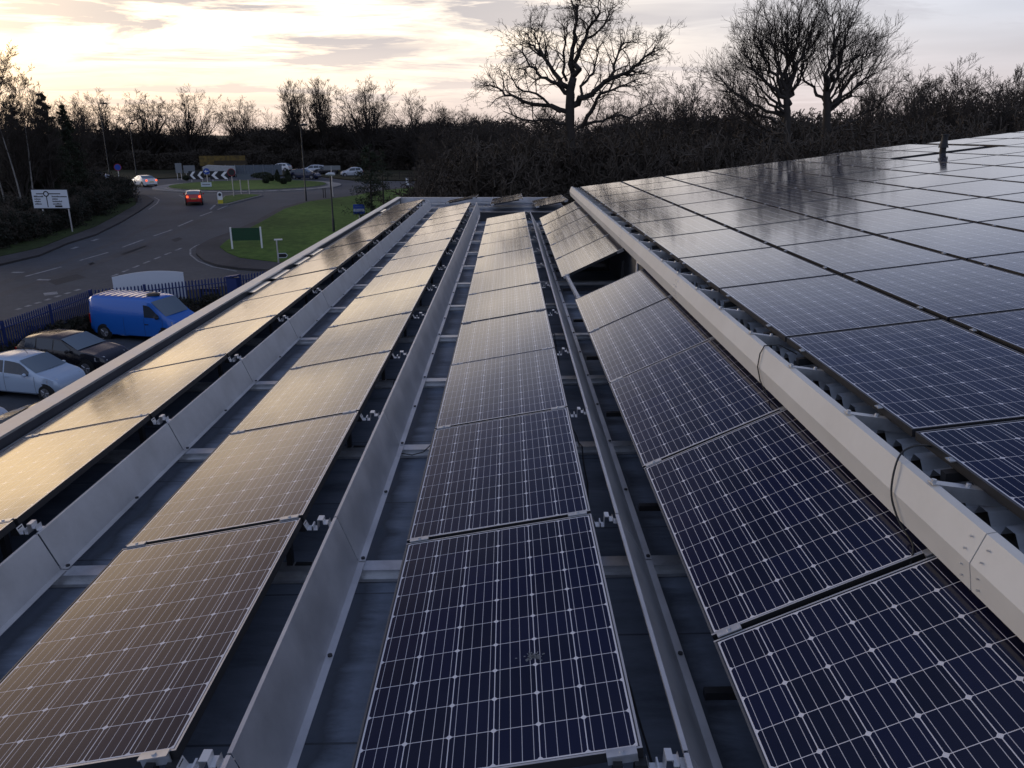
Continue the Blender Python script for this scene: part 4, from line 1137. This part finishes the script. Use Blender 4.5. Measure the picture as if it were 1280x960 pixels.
# ================================================================== TREES
def seg_mesh(name, P0, P1, R0, R1, n, m):
    """many tapered prisms as one mesh"""
    P0, P1, R0, R1 = (np.asarray(a, dtype=np.float32) for a in (P0, P1, R0, R1))
    D = P1 - P0; D /= np.maximum(np.linalg.norm(D, axis=1, keepdims=True), 1e-6)
    if n > 3: P0 = P0 - D * R0[:, None] * .45; P1 = P1 + D * R1[:, None] * .45
    A = np.where(np.abs(D[:, 2:3]) < .9, np.array([[0, 0, 1.]]), np.array([[1., 0, 0]]))
    E1 = np.cross(D, A); E1 /= np.linalg.norm(E1, axis=1, keepdims=True); E2 = np.cross(D, E1)
    k = len(P0); V = np.zeros((k, 2 * n, 3), np.float32)
    for i in range(n):
        a = 2 * PI * i / n
        o = E1 * math.cos(a) + E2 * math.sin(a)
        V[:, i] = P0 + o * R0[:, None]; V[:, n + i] = P1 + o * R1[:, None]
    base = (np.arange(k) * 2 * n)[:, None, None]
    q = np.array([[i, (i + 1) % n, n + (i + 1) % n, n + i] for i in range(n)])[None]
    Fc = (base + q).reshape(-1, 4)
    return quads_mesh(name, V.reshape(-1, 3), Fc, m)
def quads_mesh(name, V, Fc, m):
    me = bpy.data.meshes.new(name)
    me.vertices.add(len(V)); me.vertices.foreach_set('co', np.ascontiguousarray(V, np.float32).ravel())
    me.loops.add(len(Fc) * 4); me.loops.foreach_set('vertex_index', np.ascontiguousarray(Fc, np.int32).ravel())
    me.polygons.add(len(Fc)); me.polygons.foreach_set('loop_start', np.arange(0, len(Fc) * 4, 4, dtype=np.int32))
    me.polygons.foreach_set('loop_total', np.full(len(Fc), 4, np.int32))
    me.update(calc_edges=True); me.validate()
    me.materials.append(m)
    return me
def rot_about(v, axis, a): return Matrix.Rotation(a, 3, axis) @ v
def branch(rng, out, p, d, L, r, lvl, maxl, cfg):
    """wandering branch with side shoots; out collects (p0, p1, r0, r1, level)"""
    n = cfg['n'][min(lvl, len(cfg['n']) - 1)]
    wob = cfg['wob'] * (1.0 + .25 * lvl)
    r1 = r * cfg.get('taper', .35)
    kids = cfg['kids'][lvl] if lvl < maxl else 0
    start = cfg['start'][min(lvl, len(cfg['start']) - 1)]
    pos = sorted(rng.uniform(start, 1.0) for _ in range(kids))
    ki = 0; ph = rng.uniform(0, 2 * PI)
    pts = [p]
    for i in range(n):
        t0, t1 = i / n, (i + 1) / n
        d = (d + Vector((rng.gauss(0, wob), rng.gauss(0, wob), rng.gauss(0, wob) + cfg['up'] * .12)))
        d.normalize()
        q = p + d * (L / n)
        ra, rb = r + (r1 - r) * t0, r + (r1 - r) * t1
        out.append((p, q, max(ra, cfg['min']), max(rb, cfg['min']), lvl))
        while ki < kids and pos[ki] <= t1:
            f = (pos[ki] - t0) * n
            o = p + (q - p) * f
            ph += 2.4 + rng.uniform(-.5, .5)
            ang = cfg['ang'][min(lvl, len(cfg['ang']) - 1)] * rng.uniform(.7, 1.25)
            ax = d.orthogonal().normalized()
            nd = rot_about(rot_about(d, ax, ang), d, ph)
            nd.z += cfg['lift']; nd.normalize()
            Ls = L * cfg['ratio'][min(lvl, len(cfg['ratio']) - 1)] * (1.15 - .55 * pos[ki]) * rng.uniform(.7, 1.2)
            rs = min((ra + (rb - ra) * f) * .68, cfg['rk'] * Ls + .004)
            branch(rng, out, o, nd, Ls, rs, lvl + 1, maxl, cfg)
            ki += 1
        p = q
def split_mesh(out, cut, minr_n=5):
    a = [s for s in out if s[4] <= cut]; b = [s for s in out if s[4] > cut]
    res = []
    for nm, S, n, m in (('trunk', a, 6, M_BARK), ('crown', b, 3, M_TWIG)):
        res.append(seg_mesh(nm, [tuple(s[0]) for s in S], [tuple(s[1]) for s in S], [s[2] for s in S], [s[3] for s in S], n, m))
    return res
CFG_ROUND = dict(n=[7, 6, 5, 4, 3, 2], wob=.11, kids=[9, 7, 6, 5, 3], start=[.28, .25, .2, .2, .2], ang=[.75, .7, .65, .6, .6], ratio=[.62, .55, .5, .5, .55], up=.35, lift=.18, min=.022, rk=.022, taper=.22)
def limb_tree(seed, h, w, limbs, base=.16, sub=.21, minr=.009, r0=.024, lean=.35, cfg=None, dens=1.0):
    """winter crown: a short trunk, long limbs curving out to a dome, each carrying forking side shoots"""
    rng = random.Random(seed); out = []
    c = dict(n=[5, 5, 4, 3, 2], wob=.12, kids=[0, 5, 6, 5, 2], start=[.3, .2, .2, .2], ang=[.65, .65, .65, .6], ratio=[.55, .55, .60, .55, .5], up=.22, lift=.14, min=minr, rk=.013, taper=.3)
    if cfg: c.update(cfg)
    tr = Vector((rng.gauss(0, .02) * h, rng.gauss(0, .02) * h, base * h))
    out.append((Vector((0, 0, -.3)), tr * .5, h * r0, h * r0 * .85, 0)); out.append((tr * .5, tr, h * r0 * .85, h * r0 * .75, 0))
    for i in range(limbs):
        el = rng.uniform(.12, 1.0) ** .8 * PI / 2 if i else PI / 2 * .92
        az = i * 2.4 + rng.uniform(-.4, .4)
        zc = base * h * 1.3; R_ = rng.uniform(.86, 1.06)
        end = Vector((math.cos(az) * math.cos(el) * w / 2 * R_, math.sin(az) * math.cos(el) * w / 2 * R_, zc + (h - zc) * math.sin(el) ** .85 * R_))
        st = tr * rng.uniform(.55, 1.0)
        mid = st.lerp(end, .5); mid.x *= 1 - lean; mid.y *= 1 - lean
        mid = st.lerp(end, .5) * .6 + mid * .4 + Vector((0, 0, -.03 * h if el < .6 else 0))
        n = 10; P = []
        for k in range(n + 1):
            t = k / n
            q = st * (1 - t) ** 2 + mid * 2 * t * (1 - t) + end * t * t
            P.append(q + Vector((rng.gauss(0, .012), rng.gauss(0, .012), rng.gauss(0, .009))) * h * (1 if 0 < k else 0))
        ra, rb = h * r0 * rng.uniform(.34, .5), minr * 1.4
        for k in range(n):
            f0, f1 = (k / n) ** .8, ((k + 1) / n) ** .8
            out.append((P[k], P[k + 1], ra + (rb - ra) * f0, ra + (rb - ra) * f1, 1))
            if k >= 2:
                for _ in range(2 if rng.random() < .55 * dens else 1):
                    d = (P[k + 1] - P[k]).normalized()
                    nd = rot_about(rot_about(d, d.orthogonal().normalized(), rng.uniform(.45, 1.0)), d, rng.uniform(0, 2 * PI)); nd.z += .2; nd.normalize()
                    branch(rng, out, P[k + 1], nd, h * sub * rng.uniform(.5, 1.15) * (1.15 - .45 * k / n), max(minr * 1.5, (ra + (rb - ra) * f1) * .55), 2, 4, c)
    k = h / max(s[1].z for s in out)
    S = Matrix.Diagonal((k, k, k))
    return [(S @ a, S @ b, ra, rb, l) for a, b, ra, rb, l in out]
CT = dict(kids=[0, 5, 5, 4, 2], wob=.085, rk=.015, ratio=[.55, .6, .62, .6, .5])
PROTO = [split_mesh(limb_tree(11, 12, 13, 20, .13, minr=.010, r0=.030, cfg=CT), 1), split_mesh(limb_tree(23, 12, 11.5, 20, .16, minr=.010, r0=.030, cfg=CT), 1),
         split_mesh(limb_tree(37, 12, 15, 18, .20, lean=.1, r0=.040, minr=.011, cfg=dict(CT, wob=.16, lift=.06)), 1), split_mesh(limb_tree(41, 12, 10.5, 22, .12, lean=.45, minr=.010, r0=.030, cfg=dict(CT, lift=.22, ang=[.5, .5, .55, .5])), 1)]
def put_tree(meshes, p, h, rz, label, group, wide=1.0, name='bare_tree', base_h=12.0):
    t = thing(name, label, 'tree', p, rz, group)
    t.scale = (h / base_h * wide, h / base_h * wide, h / base_h)
    link('trunk', meshes[0], t); link('crown', meshes[1], t)
    return t
def base_for(u, y): 
    d = ray(u, 170); x = d.x / d.y * y
    return Vector((x, y, zg(y)))
def height_to(u, v, y):
    p = AT(u, v, y); return p.z - zg(y)
SKY = [  # photo column, top row, depth, proto, width factor, label
 (100, 112, 150, 2, 1.0, 'bare tree leaning over the dark pine at the left of the skyline'),
 (133, 108, 154, 0, 1.15, 'bare round tree behind the tall lamp at the left skyline'),
 (184, 110, 158, 2, 1.25, 'gnarled low bare tree with heavy limbs behind the white saloon'),
 (237, 104, 156, 0, 1.15, 'bare fan shaped tree above the chevron boards'),
 (302, 118, 164, 1, 1.2, 'smaller bare tree above the roundabout shrubs'),
 (368, 97, 160, 3, 1.0, 'left tree of the tall bare clump on the middle left skyline'),
 (402, 94, 162, 3, 1.1, 'right tree of the tall bare clump on the middle left skyline'),
 (458, 92, 158, 1, 1.15, 'tall bare tree with ivy clad trunk right of the clump'),
 (520, 110, 150, 0, 1.2, 'isolated dense round bare tree left of the big oak'),
 (583, 130, 144, 1, 1.2, 'low pale bare tree under the oak left limbs'),
 (640, 135, 100, 0, 1.2, 'low bare tree directly left of the oak trunk'),
 (770, 112, 92, 1, 1.1, 'low bare tree filling the sky right of the oak trunk'),
 (862, 78, 78, 0, 1.15, 'bare tree with thin upright twigs between oak and great right tree'),
 (920, 92, 84, 2, 1.1, 'bare tree tucked left of the great right tree'),
 (1135, 80, 82, 1, 1.1, 'bare tree just right of the great right tree'),
 (1197, 64, 76, 0, 1.1, 'bare tree with tan topped twigs above the vent pipe'),
 (1262, 78, 78, 3, 1.0, 'bare tree at the right frame edge'),
 (1085, 92, 90, 3, 1.0, 'slim bare tree half hidden behind the great right tree'),
 (1160, 92, 88, 3, 1.2, 'bare bushy tree left of the tan topped tree'),
 (1232, 88, 84, 1, 1.2, 'bare tree between the tan topped tree and the right edge'),
 (828, 108, 86, 2, 1.2, 'low spreading bare tree left of the thin upright tree'),
 (555, 132, 140, 3, 1.3, 'low bare tree right of the isolated round tree'),
 (685, 128, 96, 3, 1.2, 'low bare tree crossing behind the oak trunk'),
]
for i, (u, v, y, pr, wd, lab) in enumerate(SKY):
    h = height_to(u, v, y)
    put_tree(PROTO[pr], base_for(u, y), h, i * 1.7 + .4, lab, 'bare trees on the skyline', wd)
for i, (u, v, y, pr, lab) in enumerate([(14, 104, 72, 0, 'bare tree with brown twigs at the far left edge'), (50, 108, 76, 3, 'upright bare tree left of the dense pine'), (88, 122, 84, 1, 'bare tree showing between the two dark pines')]):
    put_tree(PROTO[pr], base_for(u, y), height_to(u, v, y), i * 2.1, lab, 'bare trees behind the left hedge', .8)
for i, (u, v, y, pr) in enumerate([(552, 150, 74, 1), (598, 140, 72, 3), (660, 136, 70, 0), (745, 132, 72, 2), (800, 126, 68, 1), (842, 118, 70, 3), (888, 120, 66, 0), (1120, 112, 70, 2), (1168, 104, 68, 3), (1215, 100, 70, 0), (1250, 98, 66, 1)]):
    put_tree(PROTO[pr], base_for(u, y), height_to(u, v, y), i * 1.3 + .9, '%s small bare tree from the left standing out of the dark thicket behind the roofs' % ORD[i], 'small trees in the thicket', 1.15)
# great right tree: two leaders, fan of upswept branches
yT = 56
rng = random.Random(77); pair = {983: [], 1033: []}
cfgF = dict(n=[5, 5, 4, 3, 2], wob=.10, kids=[0, 6, 6, 5, 2], start=[.3, .2, .2, .2], ang=[.55, .55, .6, .55], ratio=[.55, .55, .60, .55, .5], up=.30, lift=.18, min=.0065, rk=.012, taper=.3)
bF = base_for(1000, yT)
def fpt_(u, v, dep): return AT(u, v, yT) + Vector((0, dep, 0)) - bF
for (u0, v0), (u1, v1), (u2, v2), r0 in [
    ((985, 205), (978, 150), (905, 95), .15), ((985, 205), (970, 140), (918, 62), .16), ((985, 205), (984, 130), (938, 38), .17), ((988, 205), (980, 110), (962, 26), .18),
    ((988, 205), (990, 100), (985, 15), .20), ((990, 205), (1000, 110), (1006, 20), .19), ((1028, 205), (1024, 120), (1022, 22), .19), ((1028, 205), (1034, 115), (1048, 26), .18),
    ((1030, 205), (1040, 130), (1066, 42), .17), ((1030, 205), (1050, 140), (1090, 58), .16), ((1032, 205), (1062, 150), (1105, 84), .15), ((1032, 205), (1060, 165), (1112, 118), .13),
    ((983, 205), (965, 165), (908, 128), .13), ((985, 205), (960, 120), (930, 80), .12), ((1028, 205), (1042, 110), (1075, 70), .12), ((1000, 205), (1004, 140), (1012, 60), .14),
    ((984, 205), (968, 150), (950, 60), .13), ((1030, 205), (1030, 150), (1035, 60), .13),
    ((998, 205), (1004, 100), (1014, 16), .17), ((1010, 205), (1012, 130), (1000, 50), .13), ((1030, 205), (1056, 120), (1096, 72), .13), ((984, 205), (954, 160), (903, 112), .12),
    ((984, 205), (950, 178), (915, 150), .11), ((1032, 205), (1070, 180), (1108, 150), .11), ((988, 205), (978, 140), (945, 88), .12), ((1028, 205), (1046, 135), (1062, 78), .12),
    ((990, 205), (984, 120), (972, 70), .12), ((1000, 205), (1010, 120), (1040, 40), .13), ((996, 205), (996, 130), (990, 60), .12)]:
    dp = rng.uniform(-3.5, 3.5)
    u0 = 983 if u0 < 1006 else 1033
    out = pair[u0]
    v0 = max(112, min(196, v2 * .55 + 98 + rng.uniform(-10, 10)))
    st = fpt_(u0, v0, 0); md = fpt_(u0 + (u2 - u0) * .62, v0 + (v2 - v0) * .38, dp * .5); en = fpt_(u2, v2, dp)
    n = 12; P = []
    for k in range(n + 1):
        t = k / n
        P.append(st * (1 - t) ** 2 + md * 2 * t * (1 - t) + en * t * t + (Vector((rng.gauss(0, .10), rng.gauss(0, .10), rng.gauss(0, .07))) if k else Vector()))
    for k in range(n):
        f0, f1 = (k / n) ** .8, ((k + 1) / n) ** .8
        out.append((P[k], P[k + 1], r0 + (.022 - r0) * f0, r0 + (.022 - r0) * f1, 1))
        if k >= 3:
            for _ in range(2 if rng.random() < .6 else 1):
                d = (P[k + 1] - P[k]).normalized()
                nd = rot_about(rot_about(d, d.orthogonal().normalized(), rng.uniform(.35, .8)), d, rng.uniform(0, 2 * PI)); nd.z += .25; nd.normalize()
                branch(rng, out, P[k + 1], nd, rng.uniform(1.6, 3.4) * (1.15 - .45 * k / n), max(.02, (r0 + (.022 - r0) * f1) * .5), 2, 4, cfgF)
for sgn in (0, 42.7):
    tp = [(984, 240, .40), (984, 200, .34), (982.5, 170, .30), (984, 140, .24), (982, 112, .16)]
    tp = [(a + sgn * 1.17, b, r) for a, b, r in tp]
    for (a, b, r), (c, d, q) in zip(tp, tp[1:]): pair[1033 if sgn else 983].append((fpt_(a, b, 0), fpt_(c, d, 0), r, q, 0))
for u0, lab in ((983, 'great bare tree with rounded dense crown, left of the close pair behind the upper roof'), (1033, 'great bare tree with rounded dense crown, right of the close pair behind the upper roof')):
    o0 = fpt_(u0, 240, 0); o0.z = 0
    S_ = [(p - o0, q - o0, ra, rb, l) for p, q, ra, rb, l in pair[u0]]
    hT = max(q[1].z for q in S_)
    put_tree(split_mesh(S_, 1), bF + o0, hT, 0, lab, 'large bare trees behind the roof', 1.0, base_h=hT)

# the oak, limbs laid out by hand
yO = 52
def oakpt(u, v, dep=0.0): return AT(u, v, yO) + Vector((0, dep, 0)) - base_for(712, yO)
cfgO = dict(n=[6, 6, 5, 4, 3], wob=.17, kids=[0, 6, 6, 5, 3], start=[.3, .15, .15, .15], ang=[.8, .8, .75, .7], ratio=[.5, .5, .52, .52, .5], up=.12, lift=.10, min=.007, rk=.014, taper=.3)
LIMBS = [  # pixels along the limb, start/end radius, depth drift
 ([(714, 236), (713, 200), (712, 160), (713, 120), (716, 100)], .42, .26, 0),
 ([(716, 100), (715, 70), (718, 40), (722, 14), (718, 4)], .20, .04, .6),
 ([(716, 96), (722, 70), (732, 45), (742, 28), (745, 6)], .17, .03, -1.5),
 ([(728, 52), (745, 42), (757, 25), (762, 15)], .08, .03, -1.2),
 ([(714, 112), (700, 102), (690, 85), (680, 70), (668, 55), (655, 52)], .18, .03, 1.2),
 ([(690, 86), (676, 60), (668, 40), (664, 22)], .08, .025, 2.0),
 ([(708, 100), (704, 75), (704, 52), (706, 35)], .10, .03, -2.5),
 ([(712, 118), (696, 105), (676, 98), (662, 85), (652, 60)], .14, .03, -1.5),
 ([(713, 142), (690, 132), (660, 128), (640, 118), (622, 108), (604, 106)], .17, .03, 2.0),
 ([(700, 140), (670, 118), (645, 110), (638, 98)], .09, .03, -2.4),
 ([(716, 132), (730, 122), (750, 108), (770, 96), (790, 85), (808, 70), (818, 62)], .22, .03, -1.2),
 ([(752, 107), (768, 85), (774, 68), (780, 55), (800, 50)], .11, .03, 1.4),
 ([(770, 95), (795, 92), (812, 84)], .08, .025, 1.8),
 ([(722, 128), (735, 100), (745, 85), (752, 62), (760, 48)], .10, .025, 2.4),
 ([(728, 158), (738, 140), (748, 118), (770, 110), (790, 102)], .15, .03, -2.4),
 ([(722, 160), (745, 152), (770, 145), (800, 142), (815, 125)], .12, .03, 1.0),
 ([(712, 156), (690, 150), (655, 150), (630, 140)], .12, .03, -1.0),
]
rng = random.Random(9)
out = []
for pts, r0, r1, dep in LIMBS:
    W3 = [oakpt(u, v, dep * (i / (len(pts) - 1))) for i, (u, v) in enumerate(pts)]
    # refine with small kinks
    fine = [W3[0]]
    for a, b in zip(W3, W3[1:]):
        for s in (1, 2, 3):
            q = a.lerp(b, s / 3)
            if s < 3: q += Vector((rng.gauss(0, .09), rng.gauss(0, .12), rng.gauss(0, .07))) * (.35 if r0 > .3 else 1)
            fine.append(q)
    n = len(fine) - 1
    for i in range(n):
        f0, f1 = i / n, (i + 1) / n
        out.append((fine[i], fine[i + 1], r0 + (r1 - r0) * f0, r0 + (r1 - r0) * f1, 0))
        if r0 < .3 and i >= 1:
            for _ in range(2 if i > n * .4 else 1):
                d = (fine[i + 1] - fine[i]).normalized()
                ax = d.orthogonal().normalized()
                nd = rot_about(rot_about(d, ax, rng.uniform(.5, 1.1)), d, rng.uniform(0, 2 * PI)); nd.z += .15; nd.normalize()
                branch(rng, out, fine[i + 1], nd, rng.uniform(.9, 2.1), min(.05, (r0 + (r1 - r0) * f1) * .6), 2, 4, cfgO)
oak = split_mesh(out, 0)
t = thing('oak_tree', 'large bare oak with crooked spreading limbs rising above the far roof end', 'tree', base_for(712, yO))
link('trunk', oak[0], t); link('crown', oak[1], t)

# leafy things: random leaf quads in a volume
def leaf_mesh(name, C, S, rng, m, asp=.7):
    """C centres (k,3), S half sizes (k,)"""
    k = len(C)
    a = rng.normal(size=(k, 3)); a /= np.linalg.norm(a, axis=1, keepdims=True)
    b = np.cross(a, rng.normal(size=(k, 3))); b /= np.linalg.norm(b, axis=1, keepdims=True)
    V = np.stack([C - a * S[:, None] * 1.5, C + b * S[:, None] * asp, C + a * S[:, None] * 1.5, C - b * S[:, None] * asp], 1).reshape(-1, 3)
    return quads_mesh(name, V, np.arange(4 * k).reshape(-1, 4), m)
def bush(u, v, w_px, h_px, label, shape='ball', m=None, name='shrub', group=None, cat='shrub'):
    p = G(u, v); s = (G(u + 5, v) - G(u - 5, v)).length / 10
    p.z += .24
    rx, h = w_px * s / 2, h_px * s * 1.15
    rs = np.random.default_rng(int(u * 7 + v)); k = 1400
    q = rs.normal(size=(k, 3)); q /= np.linalg.norm(q, axis=1, keepdims=True); q *= rs.uniform(.75, 1.0, (k, 1)) * (1 + .08 * np.sin(5 * q[:, :1]) )
    C = q * np.array([rx, rx, h / 2]) + np.array([0, 0, h / 2])
    if shape == 'cone': f = 1 - .8 * C[:, 2] / h; C[:, :2] *= f[:, None] * 1.25
    t = thing(name, label, cat, p, 0, group)
    link('foliage', leaf_mesh('foliage', C, rs.uniform(.05, .09, k), rs, m or M_LEAF), t)
    mb = MB(); mb.tube([(0, 0, -.1), (0, 0, h * .5)], .05, 5); mb.build('stem', M_BARK, t)
bush(333, 231.5, 8, 6, 'left round clipped shrub on the roundabout', group='clipped shrubs on the roundabout')
bush(339.5, 228.5, 8, 6, 'round clipped shrub behind the left one on the roundabout', group='clipped shrubs on the roundabout')
bush(347.5, 229.5, 8, 13, 'cone shaped dark shrub on the roundabout', 'cone', group='clipped shrubs on the roundabout')
bush(355, 232.5, 8.5, 6.5, 'front right round clipped shrub on the roundabout', group='clipped shrubs on the roundabout')
bush(361, 229.5, 8, 6, 'rightmost round clipped shrub on the roundabout', group='clipped shrubs on the roundabout')
bush(329, 225.5, 26, 7, 'wide low dark hedge clump on the roundabout behind the shrubs', group='clipped shrubs on the roundabout')
bush(233, 227.5, 8, 5, 'dark box shrub left of the chevron boards', group='clipped shrubs on the roundabout')
bush(360, 224.5, 9, 9, 'upright dark shrub in front of the dark estate car', 'cone', group='clipped shrubs on the roundabout')

# conifers: trunk with whorls of drooping needle sprays
def conifer(u, v, vtop, w_px, label, seed, dens=1.0, m=None, name='conifer'):
    p = G(u, v); s = (G(u + 5, v) - G(u - 5, v)).length / 10
    h = AT(u, vtop, p.y).z - p.z; rx = w_px * s / 2
    rs = np.random.default_rng(seed); P0, P1, RR, LC = [], [], [], []
    nb = int(46 * dens)
    for i in range(nb):
        f = .12 + .86 * (i / nb) ** .9
        L = rx * (1 - f) ** .75 * rs.uniform(.6, 1.15) + .12; a = rs.uniform(0, 2 * PI)
        o = np.array([0, 0, h * f]); e = o + np.array([math.cos(a) * L, math.sin(a) * L, L * rs.uniform(-.1, .25)])
        P0.append(o); P1.append(e); RR.append(.025)
        for j in range(int(46 * dens)):
            g_ = rs.uniform(.2, 1.05); c = o + (e - o) * g_ + rs.normal(size=3) * L * .09
            LC.append(c)
    t = thing(name, label, 'tree', p)
    mb = MB(); mb.tube([(0, 0, -.2), (0, 0, h * .5), (0, 0, h)], [.05 + h * .011, .03 + h * .005, .015], 8); mb.build('trunk', M_BARK, t)
    br = seg_mesh('limbs', P0, P1, RR, [.01] * len(RR), 3, M_BARK); link('limbs', br, t)
    LC = np.array(LC); link('foliage', leaf_mesh('foliage', LC, rs.uniform(.05, .11, len(LC)) * (h / 6) ** .3, rs, m or M_LEAF, .3), t)
conifer(466, 284, 178, 66, 'young open evergreen tree on the verge beside the roof edge', 4, 1.5)
conifer(480, 262, 185, 44, 'thin sapling behind the young evergreen on the verge', 8, .8)
conifer(75, 262, 114, 58, 'dark dense pine above the left hedge', 12, 2.6, name='pine_tree')
conifer(98, 258, 128, 46, 'smaller dark pine right of the dense pine', 15, 2.2, name='pine_tree')
conifer(38, 268, 132, 62, 'dark pine behind the white direction sign', 19, 2.0, name='pine_tree')
conifer(8, 262, 140, 60, 'dark pine at the left frame edge behind the birches', 29, 2.0, name='pine_tree')
# birches, pale stems with thin crowns
cfgB = dict(CFG_ROUND, wob=.035, kids=[14, 6, 5, 4], n=[9, 5, 4, 3], start=[.35, .2, .2, .2], ang=[.6, .6, .6, .6], ratio=[.36, .5, .5, .5], lift=.1, up=.1, min=.012, rk=.016, taper=.12)
for i, (u, v, vt) in enumerate([(12, 282, 88), (34, 284, 96), (27, 276, 86), (47, 278, 100), (3, 276, 92)]):
    rng = random.Random(60 + i); out = []
    p = G(u, v); h = AT(u, vt, p.y).z - p.z
    branch(rng, out, Vector((0, 0, -.2)), Vector((rng.uniform(-.03, .03), 0, 1)).normalized(), h * .95, .085, 0, 4, cfgB)
    ms = split_mesh(out, 0); ms[0].materials[0] = M_BIRCH
    t = thing('birch_tree', '%s pale stemmed bare birch counted from the left behind the direction sign' % ORD[[1, 3, 2, 4, 0][i]], 'tree', p, 0, 'birches at the left edge')
    link('trunk', ms[0], t); link('crown', ms[1], t)

# ------------------------------------------------------------------ thickets and far wood: masses
SHR = []
for sd in (101, 102, 103):
    rng = random.Random(sd); out = []
    c = dict(CFG_ROUND, kids=[7, 6, 4], n=[6, 5, 4, 3], start=[.15, .1, .1], ang=[.7, .8, .8], ratio=[.6, .55, .5], lift=.02, up=.05, min=.008, rk=.012, wob=.24, taper=.2)
    for k in range(6):
        a = rng.uniform(0, 2 * PI); tl = rng.uniform(.1, .7)
        branch(rng, out, Vector((.06 * math.cos(a), .06 * math.sin(a), 0)), Vector((tl * math.cos(a), tl * math.sin(a), 1)).normalized(), rng.uniform(.6, 1.0), .014, 0, 3, c)
    zt_ = max(s[1].z for s in out)
    out = [(s[0] / zt_, s[1] / zt_) + s[2:] for s in out]
    SHR.append(tuple(np.array([tuple(s[0]) for s in out]) if i == 0 else np.array([tuple(s[1]) for s in out]) for i in (0, 1)) + (np.array([s[2] for s in out]), np.array([s[3] for s in out])))
def thicket(name, label, cat, spots, m_tw, m_lf, seed, minr=.012, leaf=220, lsize=(.10, .22), lh=.75, wide=.75, asp=.16):
    """spots: (x, y, z, h); one mass"""
    rs = np.random.default_rng(seed); A, B, RA, RB, LC = [], [], [], [], []
    for i, (x, y, z, h) in enumerate(spots):
        p0, p1, r0, r1 = SHR[i % 3]
        a = rs.uniform(0, 2 * PI); M_ = np.array([[math.cos(a), -math.sin(a), 0], [math.sin(a), math.cos(a), 0], [0, 0, 1]]) * h
        M_[0] *= wide; M_[1] *= wide
        A.append(p0 @ M_.T + (x, y, z)); B.append(p1 @ M_.T + (x, y, z))
        RA.append(np.maximum(r0 * h * .6, minr)); RB.append(np.maximum(r1 * h * .6, minr))
        q = rs.normal(size=(leaf, 3)) * (h * .22, h * .22, 0); q[:, 2] = h * lh * rs.uniform(0, 1, leaf) ** .9
        LC.append(q + (x, y, z))
    me = seg_mesh(name, np.concatenate(A), np.concatenate(B), np.concatenate(RA), np.concatenate(RB), 3, m_tw)
    t = thing(name, label, cat, (0, 0, 0), 0, None, 'stuff')
    link('twigs', me, t)
    LC = np.concatenate(LC)
    link('undergrowth', leaf_mesh('undergrowth', LC, rs.uniform(*lsize, len(LC)), rs, m_lf, asp), t)
M_DEAD = mat('dead_leaf_mass', (0.040, 0.031, 0.023), .95)
M_IVY = mat('ivy_mass', (0.014, 0.016, 0.009), .9)
def belt(u0, u1, y0, y1, n, topf, seed, jit=8):
    rg = random.Random(seed); S = []
    for i in range(n):
        u = u0 + (u1 - u0) * (i + rg.random()) / n; y = rg.uniform(y0, y1)
        b = base_for(u, y); h = height_to(u, topf(u) + rg.uniform(-jit * .4, jit), y)
        if h > .8: S.append((b.x, b.y, b.z, h))
    return S
def lin(*pts): return lambda u: interp(list(pts), u)
wood = belt(548, 720, 52, 62, 34, lin((540, 196), (600, 176), (720, 160)), 1, 10)
wood += belt(545, 1330, 46, 58, 80, lin((545, 186), (620, 172), (700, 164), (900, 160), (1330, 150)), 2, 26)
wood += belt(700, 1400, 60, 76, 90, lin((700, 160), (860, 144), (1000, 148), (1150, 128), (1400, 118)), 3, 34)
thicket('thicket', 'dark bare winter thicket filling the ground behind the roofs', 'thicket', wood, M_BRUSH, M_DEAD, 4, .009, 1700, (.035, .085), .8, .75, .22)
far = belt(-60, 640, 158, 182, 120, lin((-60, 156), (120, 160), (300, 162), (480, 156), (640, 150)), 5, 16)
far += belt(-60, 600, 149, 156, 90, lin((-60, 190), (560, 186)), 6, 8)
far += belt(565, 1400, 110, 150, 80, lin((300, 166), (640, 148), (1400, 132)), 8, 26)
far += belt(300, 570, 160, 176, 40, lin((300, 160), (640, 150)), 18, 20)
thicket('far_wood', 'far belt of dark leafless wood beyond the roundabout', 'wood', far, M_BRUSH, M_DEAD, 7, .018, 1000, (.12, .28), .9, 1.0, .35)
hed = []
rg = random.Random(31)
for u, v, h in [(-40, 318, 2.6), (-10, 312, 2.8), (15, 305, 2.8), (40, 298, 2.4), (60, 290, 2.3), (80, 284, 2.5), (100, 277, 2.6), (118, 270, 2.6), (133, 262, 2.6), (146, 255, 2.6), (153, 249, 2.4), (0, 290, 3.4), (30, 284, 3.2), (60, 276, 3.2), (90, 266, 3.0), (115, 258, 3.2), (135, 250, 3.0), (20, 268, 4.5), (60, 262, 4.5), (95, 254, 4.0), (125, 246, 3.4), (148, 243, 2.6), (105, 248, 3.4), (70, 252, 4), (-30, 284, 4)]:
    for j in range(3):
        p = G(u + rg.uniform(-8, 8), v + rg.uniform(-2, 2)); hed.append((p.x, p.y, p.z, h * rg.uniform(.7, 1.1)))
thicket('hedge_bank', 'overgrown dark hedge bank along the left pavement', 'hedge', hed, M_BRUSH, M_IVY, 9, .008, 1100, (.06, .14), .8, .9, .35)
low = []
for u in range(-60, 345, 12):
    for j in range(2):
        b = fpt(u, interp([(-60, 424), (0, 402), (110, 363), (180, 356), (345, 336)], u))
        low.append((b[0] + rg.uniform(-.5, .5), b[1] - rg.uniform(.5, 2.0), b[2], rg.uniform(.7, 1.15)))
thicket('low_shrubs', 'low dark shrubs planted along the foot of the blue fence', 'shrubs', low, M_BRUSH, M_IVY, 13, .006, 500, (.04, .08), .9, 1.1, .4)
